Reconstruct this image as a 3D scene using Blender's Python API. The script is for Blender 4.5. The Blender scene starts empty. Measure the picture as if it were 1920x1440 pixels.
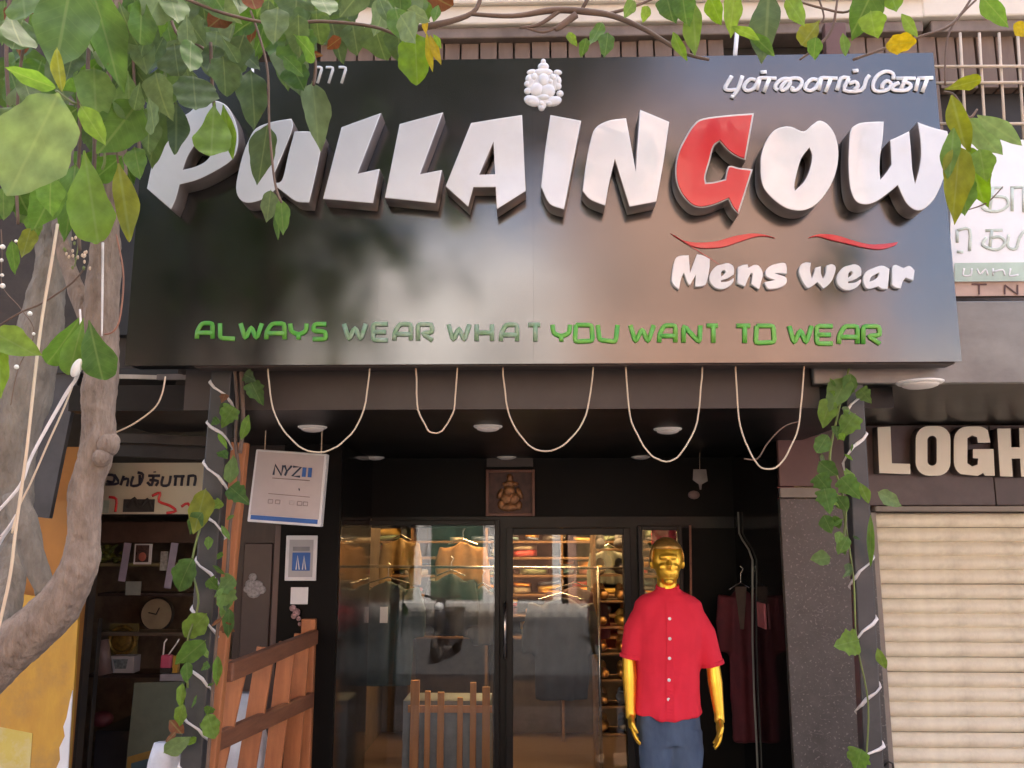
import bpy, bmesh, math, random
from mathutils import Vector, Matrix, Euler, noise
from mathutils.bvhtree import BVHTree
R = math.radians
sc = bpy.context.scene
C = sc.collection
random.seed(7)

# ------------------------------------------------------------------ camera
F = 1600.0                                   # focal length in pixels of a 1920 px wide picture
PITCH, YAW = 9.93, 1.5
cam = bpy.data.cameras.new('camera')
cam.sensor_width = 36.0
cam.lens = F / 1920 * 36.0
cam.clip_start, cam.clip_end = 0.05, 600
cam_o = bpy.data.objects.new('camera', cam)
C.objects.link(cam_o)
cam_o.location = (0, 0, 1.95)
cam_o.rotation_euler = (R(90 + PITCH), 0, R(YAW))
sc.camera = cam_o
CAMR = Euler((R(90 + PITCH), 0, R(YAW))).to_matrix()
CAMP = Vector((0, 0, 1.95))

# ------------------------------------------------------------------ sky, sun, exposure
SUN_EL, SUN_AZ = 56.0, 18.0                  # the sun stands behind the shops: the street front lies in open shade
w = bpy.data.worlds.new('World'); sc.world = w; w.use_nodes = True
nt = w.node_tree
sky = nt.nodes.new('ShaderNodeTexSky'); sky.sky_type = 'NISHITA'; sky.sun_disc = False
sky.sun_elevation = R(SUN_EL); sky.sun_rotation = R(SUN_AZ)
sky.air_density = 0.8; sky.dust_density = 8.0; sky.ozone_density = 0.0
bg = nt.nodes['Background']; bg.inputs['Strength'].default_value = 0.15
nt.links.new(sky.outputs[0], bg.inputs[0])
sun = bpy.data.lights.new('sun', 'SUN'); sun.energy = 4.0; sun.angle = R(0.6); sun.color = (1, .96, .90)
sun_o = bpy.data.objects.new('sun', sun); C.objects.link(sun_o)
sun_dir = Vector((math.sin(R(SUN_AZ)) * math.cos(R(SUN_EL)), math.cos(R(SUN_AZ)) * math.cos(R(SUN_EL)), math.sin(R(SUN_EL))))
sun_o.rotation_euler = sun_dir.to_track_quat('Z', 'Y').to_euler()
sun_o.location = sun_dir * 30
vs = sc.view_settings
vs.view_transform = 'Standard'; vs.look = 'None'; vs.gamma = 1.0; vs.use_curve_mapping = False
vs.exposure = 2.7
sc.render.engine = 'CYCLES'
sc.cycles.max_bounces = 8; sc.cycles.transparent_max_bounces = 12
sc.cycles.sample_clamp_indirect = 6.0
sc.cycles.use_denoising = True

# ------------------------------------------------------------------ helpers
def at(px, py, Y):
    """World point at depth Y seen at pixel (px, py) of the 1920 x 1440 photograph."""
    d = CAMR @ Vector(((px - 960) / F, -(py - 720) / F, -1))
    return CAMP + d * (Y / d.y)

def lin(c):
    return tuple((x / 12.92 if x <= .04045 else ((x + .055) / 1.055) ** 2.4) for x in c)

def thing(name, label, cat, loc=(0, 0, 0), group=None):
    o = bpy.data.objects.new(name, None); C.objects.link(o)
    o.location = loc; o.empty_display_size = .1
    o['label'] = label; o['category'] = cat
    if group: o['group'] = group
    return o

def tag(o, label, cat, group=None):
    o['label'] = label; o['category'] = cat
    if group: o['group'] = group
    return o

def root_loc(p):
    v = Vector((0, 0, 0))
    while p is not None:
        v += p.location; p = p.parent
    return v

def link(name, me, mat=None, parent=None, smooth=False, bevel=0, label=None, auto=False):
    """Link a mesh that is in world coordinates as an object (child of parent, if any)."""
    o = bpy.data.objects.new(name, me); C.objects.link(o)
    if mat is not None and len(me.materials) == 0: me.materials.append(mat)
    if parent is not None:
        o.parent = parent
        if parent.type == 'EMPTY':
            o.matrix_parent_inverse = Matrix.Translation(-Vector(parent.location))
    if smooth:
        me.polygons.foreach_set('use_smooth', [True] * len(me.polygons))
    if bevel:
        m = o.modifiers.new('bevel', 'BEVEL'); m.width = bevel; m.segments = 2; m.limit_method = 'ANGLE'; m.angle_limit = R(40)
    if label: o['label'] = label
    return o

class MB:
    def __init__(s): s.v = []; s.f = []; s.m = []
    def add(s, v, f, m=0):
        b = len(s.v); s.v += [tuple(x) for x in v]
        s.f += [tuple(i + b for i in q) for q in f]; s.m += [m] * len(f); return s
    def box(s, x0, x1, y0, y1, z0, z1, m=0):
        v = [(x0, y0, z0), (x1, y0, z0), (x1, y1, z0), (x0, y1, z0), (x0, y0, z1), (x1, y0, z1), (x1, y1, z1), (x0, y1, z1)]
        return s.add(v, [(0, 3, 2, 1), (4, 5, 6, 7), (0, 1, 5, 4), (1, 2, 6, 5), (2, 3, 7, 6), (3, 0, 4, 7)], m)
    def beam(s, a, b, wx, wy, up=(0, 0, 1), m=0):
        a, b = Vector(a), Vector(b); d = (b - a).normalized(); u = Vector(up)
        x = d.cross(u).normalized(); y = x.cross(d).normalized()
        v = [p + x * (i * wx / 2) + y * (j * wy / 2) for p in (a, b) for i, j in ((-1, -1), (1, -1), (1, 1), (-1, 1))]
        return s.add(v, [(0, 1, 2, 3), (7, 6, 5, 4), (0, 4, 5, 1), (1, 5, 6, 2), (2, 6, 7, 3), (3, 7, 4, 0)], m)
    def tube(s, path, r, n=8, flat=1.0, nrm=None, m=0, caps=True):
        P = [Vector(p) for p in path]; k = len(P)
        rr = r if isinstance(r, (list, tuple)) else [r] * k
        T = []
        for i in range(k):
            t = (P[min(i + 1, k - 1)] - P[max(i - 1, 0)])
            T.append(t.normalized() if t.length > 1e-9 else Vector((0, 0, 1)))
        ref = Vector(nrm) if nrm is not None else (Vector((0, 1, 0)) if abs(T[0].y) < .9 else Vector((1, 0, 0)))
        vs_, fs = [], []
        for i in range(k):
            if nrm is not None: ref = Vector(nrm)
            x = T[i].cross(ref)
            if x.length < 1e-6: x = T[i].cross(Vector((1, .3, .2)))
            x.normalize(); y = x.cross(T[i]).normalized(); ref = y
            for j in range(n):
                a = 2 * math.pi * j / n
                vs_.append(P[i] + x * math.cos(a) * rr[i] + y * math.sin(a) * rr[i] * flat)
        for i in range(k - 1):
            for j in range(n):
                j2 = (j + 1) % n
                fs.append((i * n + j, i * n + j2, (i + 1) * n + j2, (i + 1) * n + j))
        if caps:
            fs.append(tuple(range(n))[::-1]); fs.append(tuple((k - 1) * n + j for j in range(n)))
        return s.add(vs_, fs, m)
    def ell(s, c, r, nu=14, nv=9, rot=None, m=0):
        c = Vector(c); vv, ff = [], []
        M = rot or Matrix.Identity(3)
        for i in range(nv + 1):
            t = math.pi * i / nv
            for j in range(nu):
                p = 2 * math.pi * j / nu
                vv.append(c + M @ Vector((r[0] * math.sin(t) * math.cos(p), r[1] * math.sin(t) * math.sin(p), r[2] * math.cos(t))))
        for i in range(nv):
            for j in range(nu):
                j2 = (j + 1) % nu
                ff.append((i * nu + j, (i + 1) * nu + j, (i + 1) * nu + j2, i * nu + j2))
        return s.add(vv, ff, m)
    def disc(s, c, r, axis=(0, -1, 0), h=.004, n=20, m=0, rz=1.0):
        c = Vector(c); ax = Vector(axis).normalized()
        x = ax.orthogonal().normalized(); y = ax.cross(x)
        if abs(ax.y) > .9: x, y = Vector((1, 0, 0)), Vector((0, 0, 1))
        v = [c + x * r * math.cos(2 * math.pi * j / n) + y * r * rz * math.sin(2 * math.pi * j / n) + ax * k for k in (0, h) for j in range(n)]
        f = [tuple(range(n)), tuple(range(n, 2 * n))[::-1]] + [(j, j + n, (j + 1) % n + n, (j + 1) % n) for j in range(n)]
        return s.add(v, f, m)
    def loft(s, rings, m=0, caps=True):
        n = len(rings[0]); v = [p for r_ in rings for p in r_]; f = []
        for i in range(len(rings) - 1):
            for j in range(n):
                f.append((i * n + j, i * n + (j + 1) % n, (i + 1) * n + (j + 1) % n, (i + 1) * n + j))
        if caps: f += [tuple(range(n))[::-1], tuple((len(rings) - 1) * n + j for j in range(n))]
        return s.add(v, f, m)
    def mesh(s, name='mesh', mats=None, fix=True):
        me = bpy.data.meshes.new(name); me.from_pydata(s.v, [], s.f)
        for m in mats or []: me.materials.append(m)
        me.polygons.foreach_set('material_index', s.m)
        if fix:
            b = bmesh.new(); b.from_mesh(me); bmesh.ops.remove_doubles(b, verts=b.verts, dist=1e-6)
            bmesh.ops.recalc_face_normals(b, faces=b.faces); b.to_mesh(me); b.free()
        return me
    def build(s, name, mat=None, parent=None, smooth=False, bevel=0, label=None, mats=None):
        return link(name, s.mesh(name, mats), mat, parent, smooth, bevel, label)

def hermite(pts, sub=4, closed=True):
    """Smooth an outline; points with a third element 1 stay corners."""
    n = len(pts); out = []
    P = [Vector((p[0], p[1])) for p in pts]; K = [len(p) > 2 and p[2] for p in pts]
    for i in range(n if closed else n - 1):
        j = (i + 1) % n
        p1, p2 = P[i], P[j]
        if closed: p0, p3 = P[i - 1], P[(j + 1) % n]
        else: p0, p3 = P[max(i - 1, 0)], P[min(j + 1, n - 1)]
        m1 = (p2 - p1) if K[i] else (p2 - p0) * .5
        m2 = (p2 - p1) if K[j] else (p3 - p1) * .5
        if K[i] and K[j]: out.append(tuple(p1)); continue
        for k in range(sub):
            t = k / sub
            q = p1 * (2 * t**3 - 3 * t**2 + 1) + m1 * (t**3 - 2 * t**2 + t) + p2 * (-2 * t**3 + 3 * t**2) + m2 * (t**3 - t**2)
            out.append(tuple(q))
    if not closed: out.append(tuple(P[-1]))
    return out

TMP = bpy.data.scenes.new('tmp_eval')
def evaluated(o):
    """Mesh of an object after its modifiers, worked out in a scene of its own."""
    TMP.collection.objects.link(o)
    vl = TMP.view_layers[0]; vl.update(); dg = vl.depsgraph; dg.update()
    me = bpy.data.meshes.new_from_object(o.evaluated_get(dg))
    TMP.collection.objects.unlink(o)
    return me

def cut_letter(loops, depth, bev):
    """Filled outline (x, z) with holes -> solid mesh in local xy, front at +z (slot 1), sides slot 0."""
    cu = bpy.data.curves.new('tmp', 'CURVE'); cu.dimensions = '2D'; cu.fill_mode = 'BOTH'
    cu.extrude = depth / 2 - bev; cu.bevel_depth = bev; cu.bevel_resolution = 1; cu.offset = -bev
    for lp in loops:
        sp = cu.splines.new('POLY'); sp.points.add(len(lp) - 1)
        for q, p in zip(sp.points, lp): q.co = (p[0], p[1], 0, 1)
        sp.use_cyclic_u = True
    o = bpy.data.objects.new('tmp', cu)
    me = evaluated(o)
    bpy.data.objects.remove(o); bpy.data.curves.remove(cu)
    return me

def letter_px(loops_px, Yface, depth, face_mat, side_mat, name, parent, bev=.003, label=None):
    loops = [[(lambda q: (q.x, q.z))(at(x, y, Yface)) for x, y in lp] for lp in loops_px]
    me = cut_letter(loops, depth, bev)
    me.materials.clear(); me.materials.append(side_mat); me.materials.append(face_mat)
    for p in me.polygons: p.material_index = 1 if p.normal.z > .5 else 0
    me.transform(Matrix(((1, 0, 0, 0), (0, 0, -1, Yface + depth / 2), (0, 1, 0, 0), (0, 0, 0, 1))))
    return link(name, me, None, parent, label=label)

def remesh(mb, voxel, smooth_it=4, disp=0, dscale=6, name='body'):
    me = mb.mesh(name)
    o = bpy.data.objects.new('tmp', me)
    m = o.modifiers.new('r', 'REMESH'); m.mode = 'VOXEL'; m.voxel_size = voxel
    m = o.modifiers.new('s', 'SMOOTH'); m.iterations = smooth_it; m.factor = .5
    out = evaluated(o)
    bpy.data.objects.remove(o); bpy.data.meshes.remove(me)
    if disp:
        NN = [v.normal.copy() for v in out.vertices]; CO = [v.co.copy() for v in out.vertices]
        for v, n0, p in zip(out.vertices, NN, CO):
            n_ = noise.noise(Vector((p.x * dscale, p.y * dscale, p.z * dscale * .55))) + .5 * noise.noise(p * dscale * 2.3)
            v.co = p + n0 * n_ * disp
    return out

# ------------------------------------------------------------------ materials
def nodes(m): return m.node_tree.nodes, m.node_tree.links
MATS = {}
def pm(name, col, rough=.6, metal=0., spec=.5, col2=None, scale=6., stretch=(1, 1, 1), var=.18, bump=0., bscale=60., grime=0., gcol=(.08, .065, .05), gscale=1.6, coat=0., rvar=0., detail=6):
    m = bpy.data.materials.new(name); m.use_nodes = True
    N, L = nodes(m); b = N['Principled BSDF']
    tc = N.new('ShaderNodeTexCoord'); mp = N.new('ShaderNodeMapping'); mp.inputs['Scale'].default_value = stretch
    L.new(tc.outputs['Object'], mp.inputs[0])
    no = N.new('ShaderNodeTexNoise'); no.inputs['Scale'].default_value = scale; no.inputs['Detail'].default_value = detail; no.inputs['Roughness'].default_value = .62
    L.new(mp.outputs[0], no.inputs['Vector'])
    mx = N.new('ShaderNodeMix'); mx.data_type = 'RGBA'
    c2 = col2 or tuple(max(0, x * (1 - 2 * var)) for x in col)
    c1 = col if col2 else tuple(min(1, x * (1 + var)) for x in col)
    mx.inputs['A'].default_value = (*c1, 1); mx.inputs['B'].default_value = (*c2, 1)
    rp = N.new('ShaderNodeMapRange'); rp.inputs['From Min'].default_value = .3; rp.inputs['From Max'].default_value = .7
    L.new(no.outputs[0], rp.inputs[0]); L.new(rp.outputs[0], mx.inputs['Factor'])
    out = mx.outputs['Result']
    if grime:
        n2 = N.new('ShaderNodeTexNoise'); n2.inputs['Scale'].default_value = gscale; n2.inputs['Detail'].default_value = 8; n2.inputs['Roughness'].default_value = .7
        L.new(tc.outputs['Object'], n2.inputs['Vector'])
        r2 = N.new('ShaderNodeMapRange'); r2.inputs['From Min'].default_value = .48; r2.inputs['From Max'].default_value = .72; r2.inputs['To Max'].default_value = grime
        L.new(n2.outputs[0], r2.inputs[0])
        m2 = N.new('ShaderNodeMix'); m2.data_type = 'RGBA'; m2.inputs['B'].default_value = (*gcol, 1)
        L.new(r2.outputs[0], m2.inputs['Factor']); L.new(out, m2.inputs['A']); out = m2.outputs['Result']
    L.new(out, b.inputs['Base Color'])
    b.inputs['Roughness'].default_value = rough; b.inputs['Metallic'].default_value = metal
    b.inputs['Specular IOR Level'].default_value = spec; b.inputs['Coat Weight'].default_value = coat
    if rvar:
        r3 = N.new('ShaderNodeMapRange'); r3.inputs['To Min'].default_value = rough - rvar; r3.inputs['To Max'].default_value = rough + rvar
        L.new(no.outputs[0], r3.inputs[0]); L.new(r3.outputs[0], b.inputs['Roughness'])
    if bump:
        nb = N.new('ShaderNodeTexNoise'); nb.inputs['Scale'].default_value = bscale; nb.inputs['Detail'].default_value = 4
        L.new(mp.outputs[0], nb.inputs['Vector'])
        bp = N.new('ShaderNodeBump'); bp.inputs['Strength'].default_value = bump; bp.inputs['Distance'].default_value = .01
        L.new(nb.outputs[0], bp.inputs['Height']); L.new(bp.outputs[0], b.inputs['Normal'])
    MATS[name] = m
    return m

def leaf_mat(name, cols, trans=.48, rough=.5):
    """Leaf colour differs from leaf to leaf; a paler midrib and side veins follow the leaf."""
    m = bpy.data.materials.new(name); m.use_nodes = True
    N, L = nodes(m); b = N['Principled BSDF']
    oi = N.new('ShaderNodeObjectInfo'); cr = N.new('ShaderNodeValToRGB')
    el = cr.color_ramp.elements
    for i, c in enumerate(cols):
        if i < 2: e = el[i]; e.position = i / max(1, len(cols) - 1)
        else: e = el.new(i / (len(cols) - 1))
        e.color = (*c, 1)
    for i, e in enumerate(el): e.position = i / max(1, len(cols) - 1)
    L.new(oi.outputs['Random'], cr.inputs[0])
    tc = N.new('ShaderNodeTexCoord'); no = N.new('ShaderNodeTexNoise'); no.inputs['Scale'].default_value = 5; no.inputs['Detail'].default_value = 4
    L.new(tc.outputs['Object'], no.inputs['Vector'])
    hs = N.new('ShaderNodeHueSaturation'); r = N.new('ShaderNodeMapRange'); r.inputs['From Min'].default_value = .3; r.inputs['From Max'].default_value = .7
    r.inputs['To Min'].default_value = .75; r.inputs['To Max'].default_value = 1.2
    L.new(no.outputs[0], r.inputs[0]); L.new(r.outputs[0], hs.inputs['Value']); L.new(cr.outputs[0], hs.inputs['Color'])
    sx = N.new('ShaderNodeSeparateXYZ'); L.new(tc.outputs['Object'], sx.inputs[0])
    ab = N.new('ShaderNodeMath'); ab.operation = 'ABSOLUTE'; L.new(sx.outputs[0], ab.inputs[0])
    lt = N.new('ShaderNodeMapRange'); lt.inputs['From Min'].default_value = .008; lt.inputs['From Max'].default_value = .022; lt.inputs['To Min'].default_value = .26; lt.inputs['To Max'].default_value = 0
    L.new(ab.outputs[0], lt.inputs[0])
    # side veins: stripes in (y - 0.8|x|)
    mm = N.new('ShaderNodeMath'); mm.operation = 'MULTIPLY_ADD'; mm.inputs[1].default_value = -.8; L.new(ab.outputs[0], mm.inputs[0]); L.new(sx.outputs[1], mm.inputs[2])
    sn = N.new('ShaderNodeMath'); sn.operation = 'SINE'; ml = N.new('ShaderNodeMath'); ml.operation = 'MULTIPLY'; ml.inputs[1].default_value = 55
    L.new(mm.outputs[0], ml.inputs[0]); L.new(ml.outputs[0], sn.inputs[0])
    gt = N.new('ShaderNodeMapRange'); gt.inputs['From Min'].default_value = .9; gt.inputs['From Max'].default_value = 1; gt.inputs['To Max'].default_value = .07
    L.new(sn.outputs[0], gt.inputs[0])
    mxm = N.new('ShaderNodeMath'); mxm.operation = 'MAXIMUM'; L.new(lt.outputs[0], mxm.inputs[0]); L.new(gt.outputs[0], mxm.inputs[1])
    mv = N.new('ShaderNodeMix'); mv.data_type = 'RGBA'; mv.inputs['B'].default_value = (.30, .38, .14, 1)
    # brown spots and nibbled edges of age
    ns = N.new('ShaderNodeTexNoise'); ns.inputs['Scale'].default_value = 9; ns.inputs['Detail'].default_value = 5; L.new(tc.outputs['Object'], ns.inputs['Vector'])
    av = N.new('ShaderNodeVectorMath'); av.operation = 'ADD'; L.new(tc.outputs['Object'], av.inputs[0]); L.new(oi.outputs['Location'], av.inputs[1]); L.new(av.outputs[0], ns.inputs['Vector'])
    rs_ = N.new('ShaderNodeMapRange'); rs_.inputs['From Min'].default_value = .70; rs_.inputs['From Max'].default_value = .76; rs_.inputs['To Max'].default_value = .5; L.new(ns.outputs[0], rs_.inputs[0])
    mb_ = N.new('ShaderNodeMix'); mb_.data_type = 'RGBA'; mb_.inputs['B'].default_value = (.14, .10, .03, 1); L.new(rs_.outputs[0], mb_.inputs['Factor']); L.new(hs.outputs[0], mb_.inputs['A'])
    L.new(mxm.outputs[0], mv.inputs['Factor']); L.new(mb_.outputs['Result'], mv.inputs['A'])
    L.new(mv.outputs['Result'], b.inputs['Base Color']); b.inputs['Roughness'].default_value = rough
    b.inputs['Specular IOR Level'].default_value = .28
    tr = N.new('ShaderNodeBsdfTranslucent'); h2 = N.new('ShaderNodeHueSaturation'); h2.inputs['Saturation'].default_value = 1.15; h2.inputs['Value'].default_value = 1.25; h2.inputs['Hue'].default_value = .485
    L.new(mv.outputs['Result'], h2.inputs['Color']); L.new(h2.outputs[0], tr.inputs['Color'])
    ms = N.new('ShaderNodeMixShader'); ms.inputs[0].default_value = trans
    L.new(b.outputs[0], ms.inputs[1]); L.new(tr.outputs[0], ms.inputs[2]); L.new(ms.outputs[0], N['Material Output'].inputs[0])
    return m

def glass_mat(name, tint=(.86, .9, .9), rough=.0, base=.09):
    m = bpy.data.materials.new(name); m.use_nodes = True
    N, L = nodes(m); N.remove(N['Principled BSDF'])
    t = N.new('ShaderNodeBsdfTransparent'); t.inputs[0].default_value = (*tint, 1)
    g = N.new('ShaderNodeBsdfGlossy'); g.inputs['Roughness'].default_value = rough
    lw = N.new('ShaderNodeFresnel'); lw.inputs[0].default_value = 1.50
    ad = N.new('ShaderNodeMath'); ad.operation = 'ADD'; ad.inputs[1].default_value = base; ad.use_clamp = True
    L.new(lw.outputs[0], ad.inputs[0])
    ms = N.new('ShaderNodeMixShader'); L.new(ad.outputs[0], ms.inputs[0]); L.new(t.outputs[0], ms.inputs[1]); L.new(g.outputs[0], ms.inputs[2])
    L.new(ms.outputs[0], N['Material Output'].inputs[0])
    return m

def granite_mat(name, c1, c2, fleck, rough=.35):
    m = pm(name, c1, rough, col2=c2, scale=9, detail=10, spec=.5, bump=.04, bscale=90)
    N, L = nodes(m); b = N['Principled BSDF']
    src = b.inputs['Base Color'].links[0].from_socket
    tc = N['Texture Coordinate']
    for sc_, lo, hi, amt in ((70, .60, .66, .6),):
        n = N.new('ShaderNodeTexNoise'); n.inputs['Scale'].default_value = sc_; n.inputs['Detail'].default_value = 3 if sc_ > 20 else 9
        mp = N.new('ShaderNodeMapping'); mp.inputs['Rotation'].default_value = (0, .7, 0); mp.inputs['Scale'].default_value = (1, 1, 1) if sc_ > 20 else (1, 1, 2.6)
        L.new(tc.outputs['Object'], mp.inputs[0]); L.new(mp.outputs[0], n.inputs['Vector'])
        r = N.new('ShaderNodeMapRange'); r.inputs['From Min'].default_value = lo; r.inputs['From Max'].default_value = hi; r.inputs['To Max'].default_value = amt
        L.new(n.outputs[0], r.inputs[0])
        mx = N.new('ShaderNodeMix'); mx.data_type = 'RGBA'; mx.inputs['B'].default_value = (*fleck, 1)
        L.new(r.outputs[0], mx.inputs['Factor']); L.new(src, mx.inputs['A']); src = mx.outputs['Result']
    n = N.new('ShaderNodeTexNoise'); n.inputs['Scale'].default_value = 5; n.inputs['Detail'].default_value = 5; n.inputs['Distortion'].default_value = .6
    mp = N.new('ShaderNodeMapping'); mp.inputs['Rotation'].default_value = (0, .6, 0); mp.inputs['Scale'].default_value = (.8, 1, 2.2)
    L.new(tc.outputs['Object'], mp.inputs[0]); L.new(mp.outputs[0], n.inputs['Vector'])
    sb = N.new('ShaderNodeMath'); sb.operation = 'SUBTRACT'; sb.inputs[1].default_value = .5; L.new(n.outputs[0], sb.inputs[0])
    ab = N.new('ShaderNodeMath'); ab.operation = 'ABSOLUTE'; L.new(sb.outputs[0], ab.inputs[0])
    r = N.new('ShaderNodeMapRange'); r.inputs['From Max'].default_value = .007; r.inputs['To Min'].default_value = .5; r.inputs['To Max'].default_value = 0; L.new(ab.outputs[0], r.inputs[0])
    n2 = N.new('ShaderNodeTexNoise'); n2.inputs['Scale'].default_value = 9; L.new(tc.outputs['Object'], n2.inputs['Vector'])
    r2 = N.new('ShaderNodeMapRange'); r2.inputs['From Min'].default_value = .5; r2.inputs['From Max'].default_value = .62; L.new(n2.outputs[0], r2.inputs[0])
    mu = N.new('ShaderNodeMath'); mu.operation = 'MULTIPLY'; L.new(r.outputs[0], mu.inputs[0]); L.new(r2.outputs[0], mu.inputs[1])
    mx = N.new('ShaderNodeMix'); mx.data_type = 'RGBA'; mx.inputs['B'].default_value = (*fleck, 1)
    L.new(mu.outputs[0], mx.inputs['Factor']); L.new(src, mx.inputs['A']); src = mx.outputs['Result']
    L.new(src, b.inputs['Base Color'])
    return m

def emit_mat(name, col, strength):
    m = bpy.data.materials.new(name); m.use_nodes = True
    N, L = nodes(m); b = N['Principled BSDF']
    b.inputs['Base Color'].default_value = (.8, .8, .75, 1)
    b.inputs['Emission Color'].default_value = (*col, 1); b.inputs['Emission Strength'].default_value = strength
    return m

M_panel = pm('sign_panel_black', (.150, .149, .149), .19, metal=1.0, col2=(.130, .129, .129), scale=3.5, rvar=.06, grime=.10, gcol=(.30, .28, .26), gscale=7, bump=.012, bscale=9)
M_white = pm('acrylic_white', (.74, .725, .70), .16, col2=(.64, .62, .60), scale=2.0, spec=.6, grime=.22, gcol=(.46, .42, .38), gscale=3, coat=.7)
M_side = pm('letter_side', (.25, .20, .175), .36, metal=.4, var=.15, scale=5)
M_red = pm('acrylic_red', (.62, .035, .04), .2, col2=(.52, .025, .03), scale=2.5, coat=.3)
M_rim = pm('letter_rim', (.55, .52, .48), .35, metal=.3)
M_green = pm('letter_green', (.05, .34, .03), .35, col2=(.17, .38, .05), scale=14)
M_green2 = pm('letter_green_faded', (.13, .27, .10), .35, col2=(.30, .36, .27), scale=22)
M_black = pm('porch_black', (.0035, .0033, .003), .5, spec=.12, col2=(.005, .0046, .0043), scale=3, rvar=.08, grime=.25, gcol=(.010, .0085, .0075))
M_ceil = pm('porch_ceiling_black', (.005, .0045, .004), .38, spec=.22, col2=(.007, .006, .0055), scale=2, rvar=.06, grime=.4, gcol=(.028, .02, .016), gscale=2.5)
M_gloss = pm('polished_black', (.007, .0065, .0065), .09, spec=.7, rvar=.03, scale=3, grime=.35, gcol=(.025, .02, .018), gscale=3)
M_brown = pm('fascia_brown', (.040, .026, .021), .5, col2=(.032, .021, .018), scale=2, grime=.3, gcol=(.07, .055, .045))
M_alu = pm('black_aluminium', (.007, .007, .007), .38, spec=.25, rvar=.06)
M_post = pm('post_paint', (.045, .044, .044), .42, col2=(.032, .031, .031), scale=8, grime=.5, gcol=(.09, .083, .078), gscale=6, bump=.06, bscale=30)
M_cord = pm('cord_white', (.72, .66, .62), .5, grime=.3, gcol=(.4, .33, .28), gscale=20)
M_wire = pm('wire_cream', (.62, .52, .36), .4, col2=(.55, .36, .24), scale=1.6)
M_wood = pm('wood_orange', (.50, .185, .065), .5, col2=(.36, .12, .042), scale=5, stretch=(6, 6, .7), bump=.12, bscale=25, grime=.35, gcol=(.10, .05, .03), gscale=5)
M_wood2 = pm('wood_rail', (.27, .11, .055), .5, col2=(.17, .066, .034), scale=6, stretch=(4, .8, 6), bump=.15, bscale=25)
M_dark_wood = pm('wood_dark', (.045, .028, .022), .45, col2=(.03, .019, .016), scale=5, stretch=(6, 6, .6))
M_granite = granite_mat('granite', (.068, .062, .058), (.036, .032, .030), (.22, .20, .185))
M_tile = pm('facing_brown', (.085, .052, .046), .38, col2=(.06, .036, .032), scale=7, grime=.3, gcol=(.14, .115, .10), gscale=4)
M_tile_red = pm('facing_red', (.11, .045, .04), .38, col2=(.085, .034, .031), scale=7)
M_beige = pm('band_beige', (.24, .20, .165), .5, var=.12)
M_shut = pm('shutter_paint', (.80, .72, .55), .42, col2=(.71, .63, .48), scale=4, stretch=(3, 3, .5), grime=.5, gcol=(.36, .30, .22), gscale=4, bump=.05, bscale=8)
M_cream = pm('plaster_cream', (.74, .67, .56), .8, col2=(.66, .59, .49), scale=3, grime=.25, gcol=(.3, .25, .2), bump=.1)
M_batten = pm('batten_brown', (.20, .135, .095), .6, col2=(.14, .092, .065), scale=4, stretch=(5, 5, .8), grime=.3, gcol=(.09, .06, .05))
M_ledge = pm('ledge_grey_brown', (.22, .17, .14), .7, grime=.4, gcol=(.08, .06, .05))
M_maroon = pm('column_maroon', (.13, .065, .055), .6, var=.15)
M_dark = pm('recess_dark', (.03, .026, .023), .7)
M_left_wall = pm('wall_dark_brown', (.06, .047, .038), .85, col2=(.035, .028, .024), scale=3, grime=.4, gcol=(.12, .1, .085), bump=.2)
M_bark = pm('bark', (.30, .225, .17), .9, col2=(.145, .102, .075), scale=16, stretch=(1.6, 1.6, .55), detail=12, bump=1.0, bscale=60, grime=.4, gcol=(.30, .225, .165), gscale=5)
M_bark_grey = pm('bark_grey', (.27, .235, .19), .9, col2=(.13, .11, .088), scale=14, stretch=(1.6, 1.6, .55), detail=12, bump=1.0, bscale=60, grime=.4, gcol=(.30, .28, .245), gscale=4)
M_stem = pm('stem_brown', (.17, .105, .07), .7, col2=(.10, .065, .045), scale=12, bump=.2)
M_stem_g = pm('stem_green', (.16, .20, .05), .6)
M_ochre = pm('board_ochre', (.56, .31, .03), .55, col2=(.44, .22, .025), scale=6, stretch=(2, 2, .6), grime=.6, gcol=(.26, .15, .06), gscale=5, bump=.1)
M_orange = pm('wall_orange', (.42, .18, .035), .7, col2=(.34, .14, .03), scale=3, grime=.25, gcol=(.2, .1, .04))
M_paper = pm('paper_white', (.72, .71, .70), .6, var=.06)
M_gold = pm('mannequin_gold', (1.0, .55, .05), .30, metal=.75, var=.08, scale=5, coat=.2)
M_shirt = pm('shirt_red', (.76, .020, .050), .85, col2=(.68, .016, .040), scale=5, bump=.12, bscale=240)
M_jeans = pm('denim', (.105, .155, .24), .85, col2=(.03, .05, .095), scale=4, stretch=(1, 1, .35), bump=.15, bscale=260)
M_button = pm('button_white', (.85, .83, .8), .25)
M_conc = pm('pavement', (.30, .28, .26), .85, grime=.3, bump=.15)
M_asph = pm('asphalt', (.055, .055, .058), .8, col2=(.04, .04, .042), scale=20, bump=.2, bscale=120)
M_ground = pm('earth', (.22, .19, .16), .9, scale=.6)
M_floor = pm('floor_wood', (.085, .058, .043), .4, col2=(.06, .042, .031), scale=3, stretch=(.6, 6, 1))
M_inner = pm('inner_wall', (.07, .05, .036), .7, var=.2)
M_lampw = pm('downlight_white', (.78, .74, .68), .35, var=.05)
M_glass = glass_mat('door_glass', tint=(.95, .96, .96), base=.0)
M_glassp = glass_mat('picture_glass', (.95, .95, .95), .05, .0)
M_steel = pm('steel', (.62, .60, .57), .25, metal=1, var=.05)
M_bead = pm('bead_white', (.85, .82, .74), .3)

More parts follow.
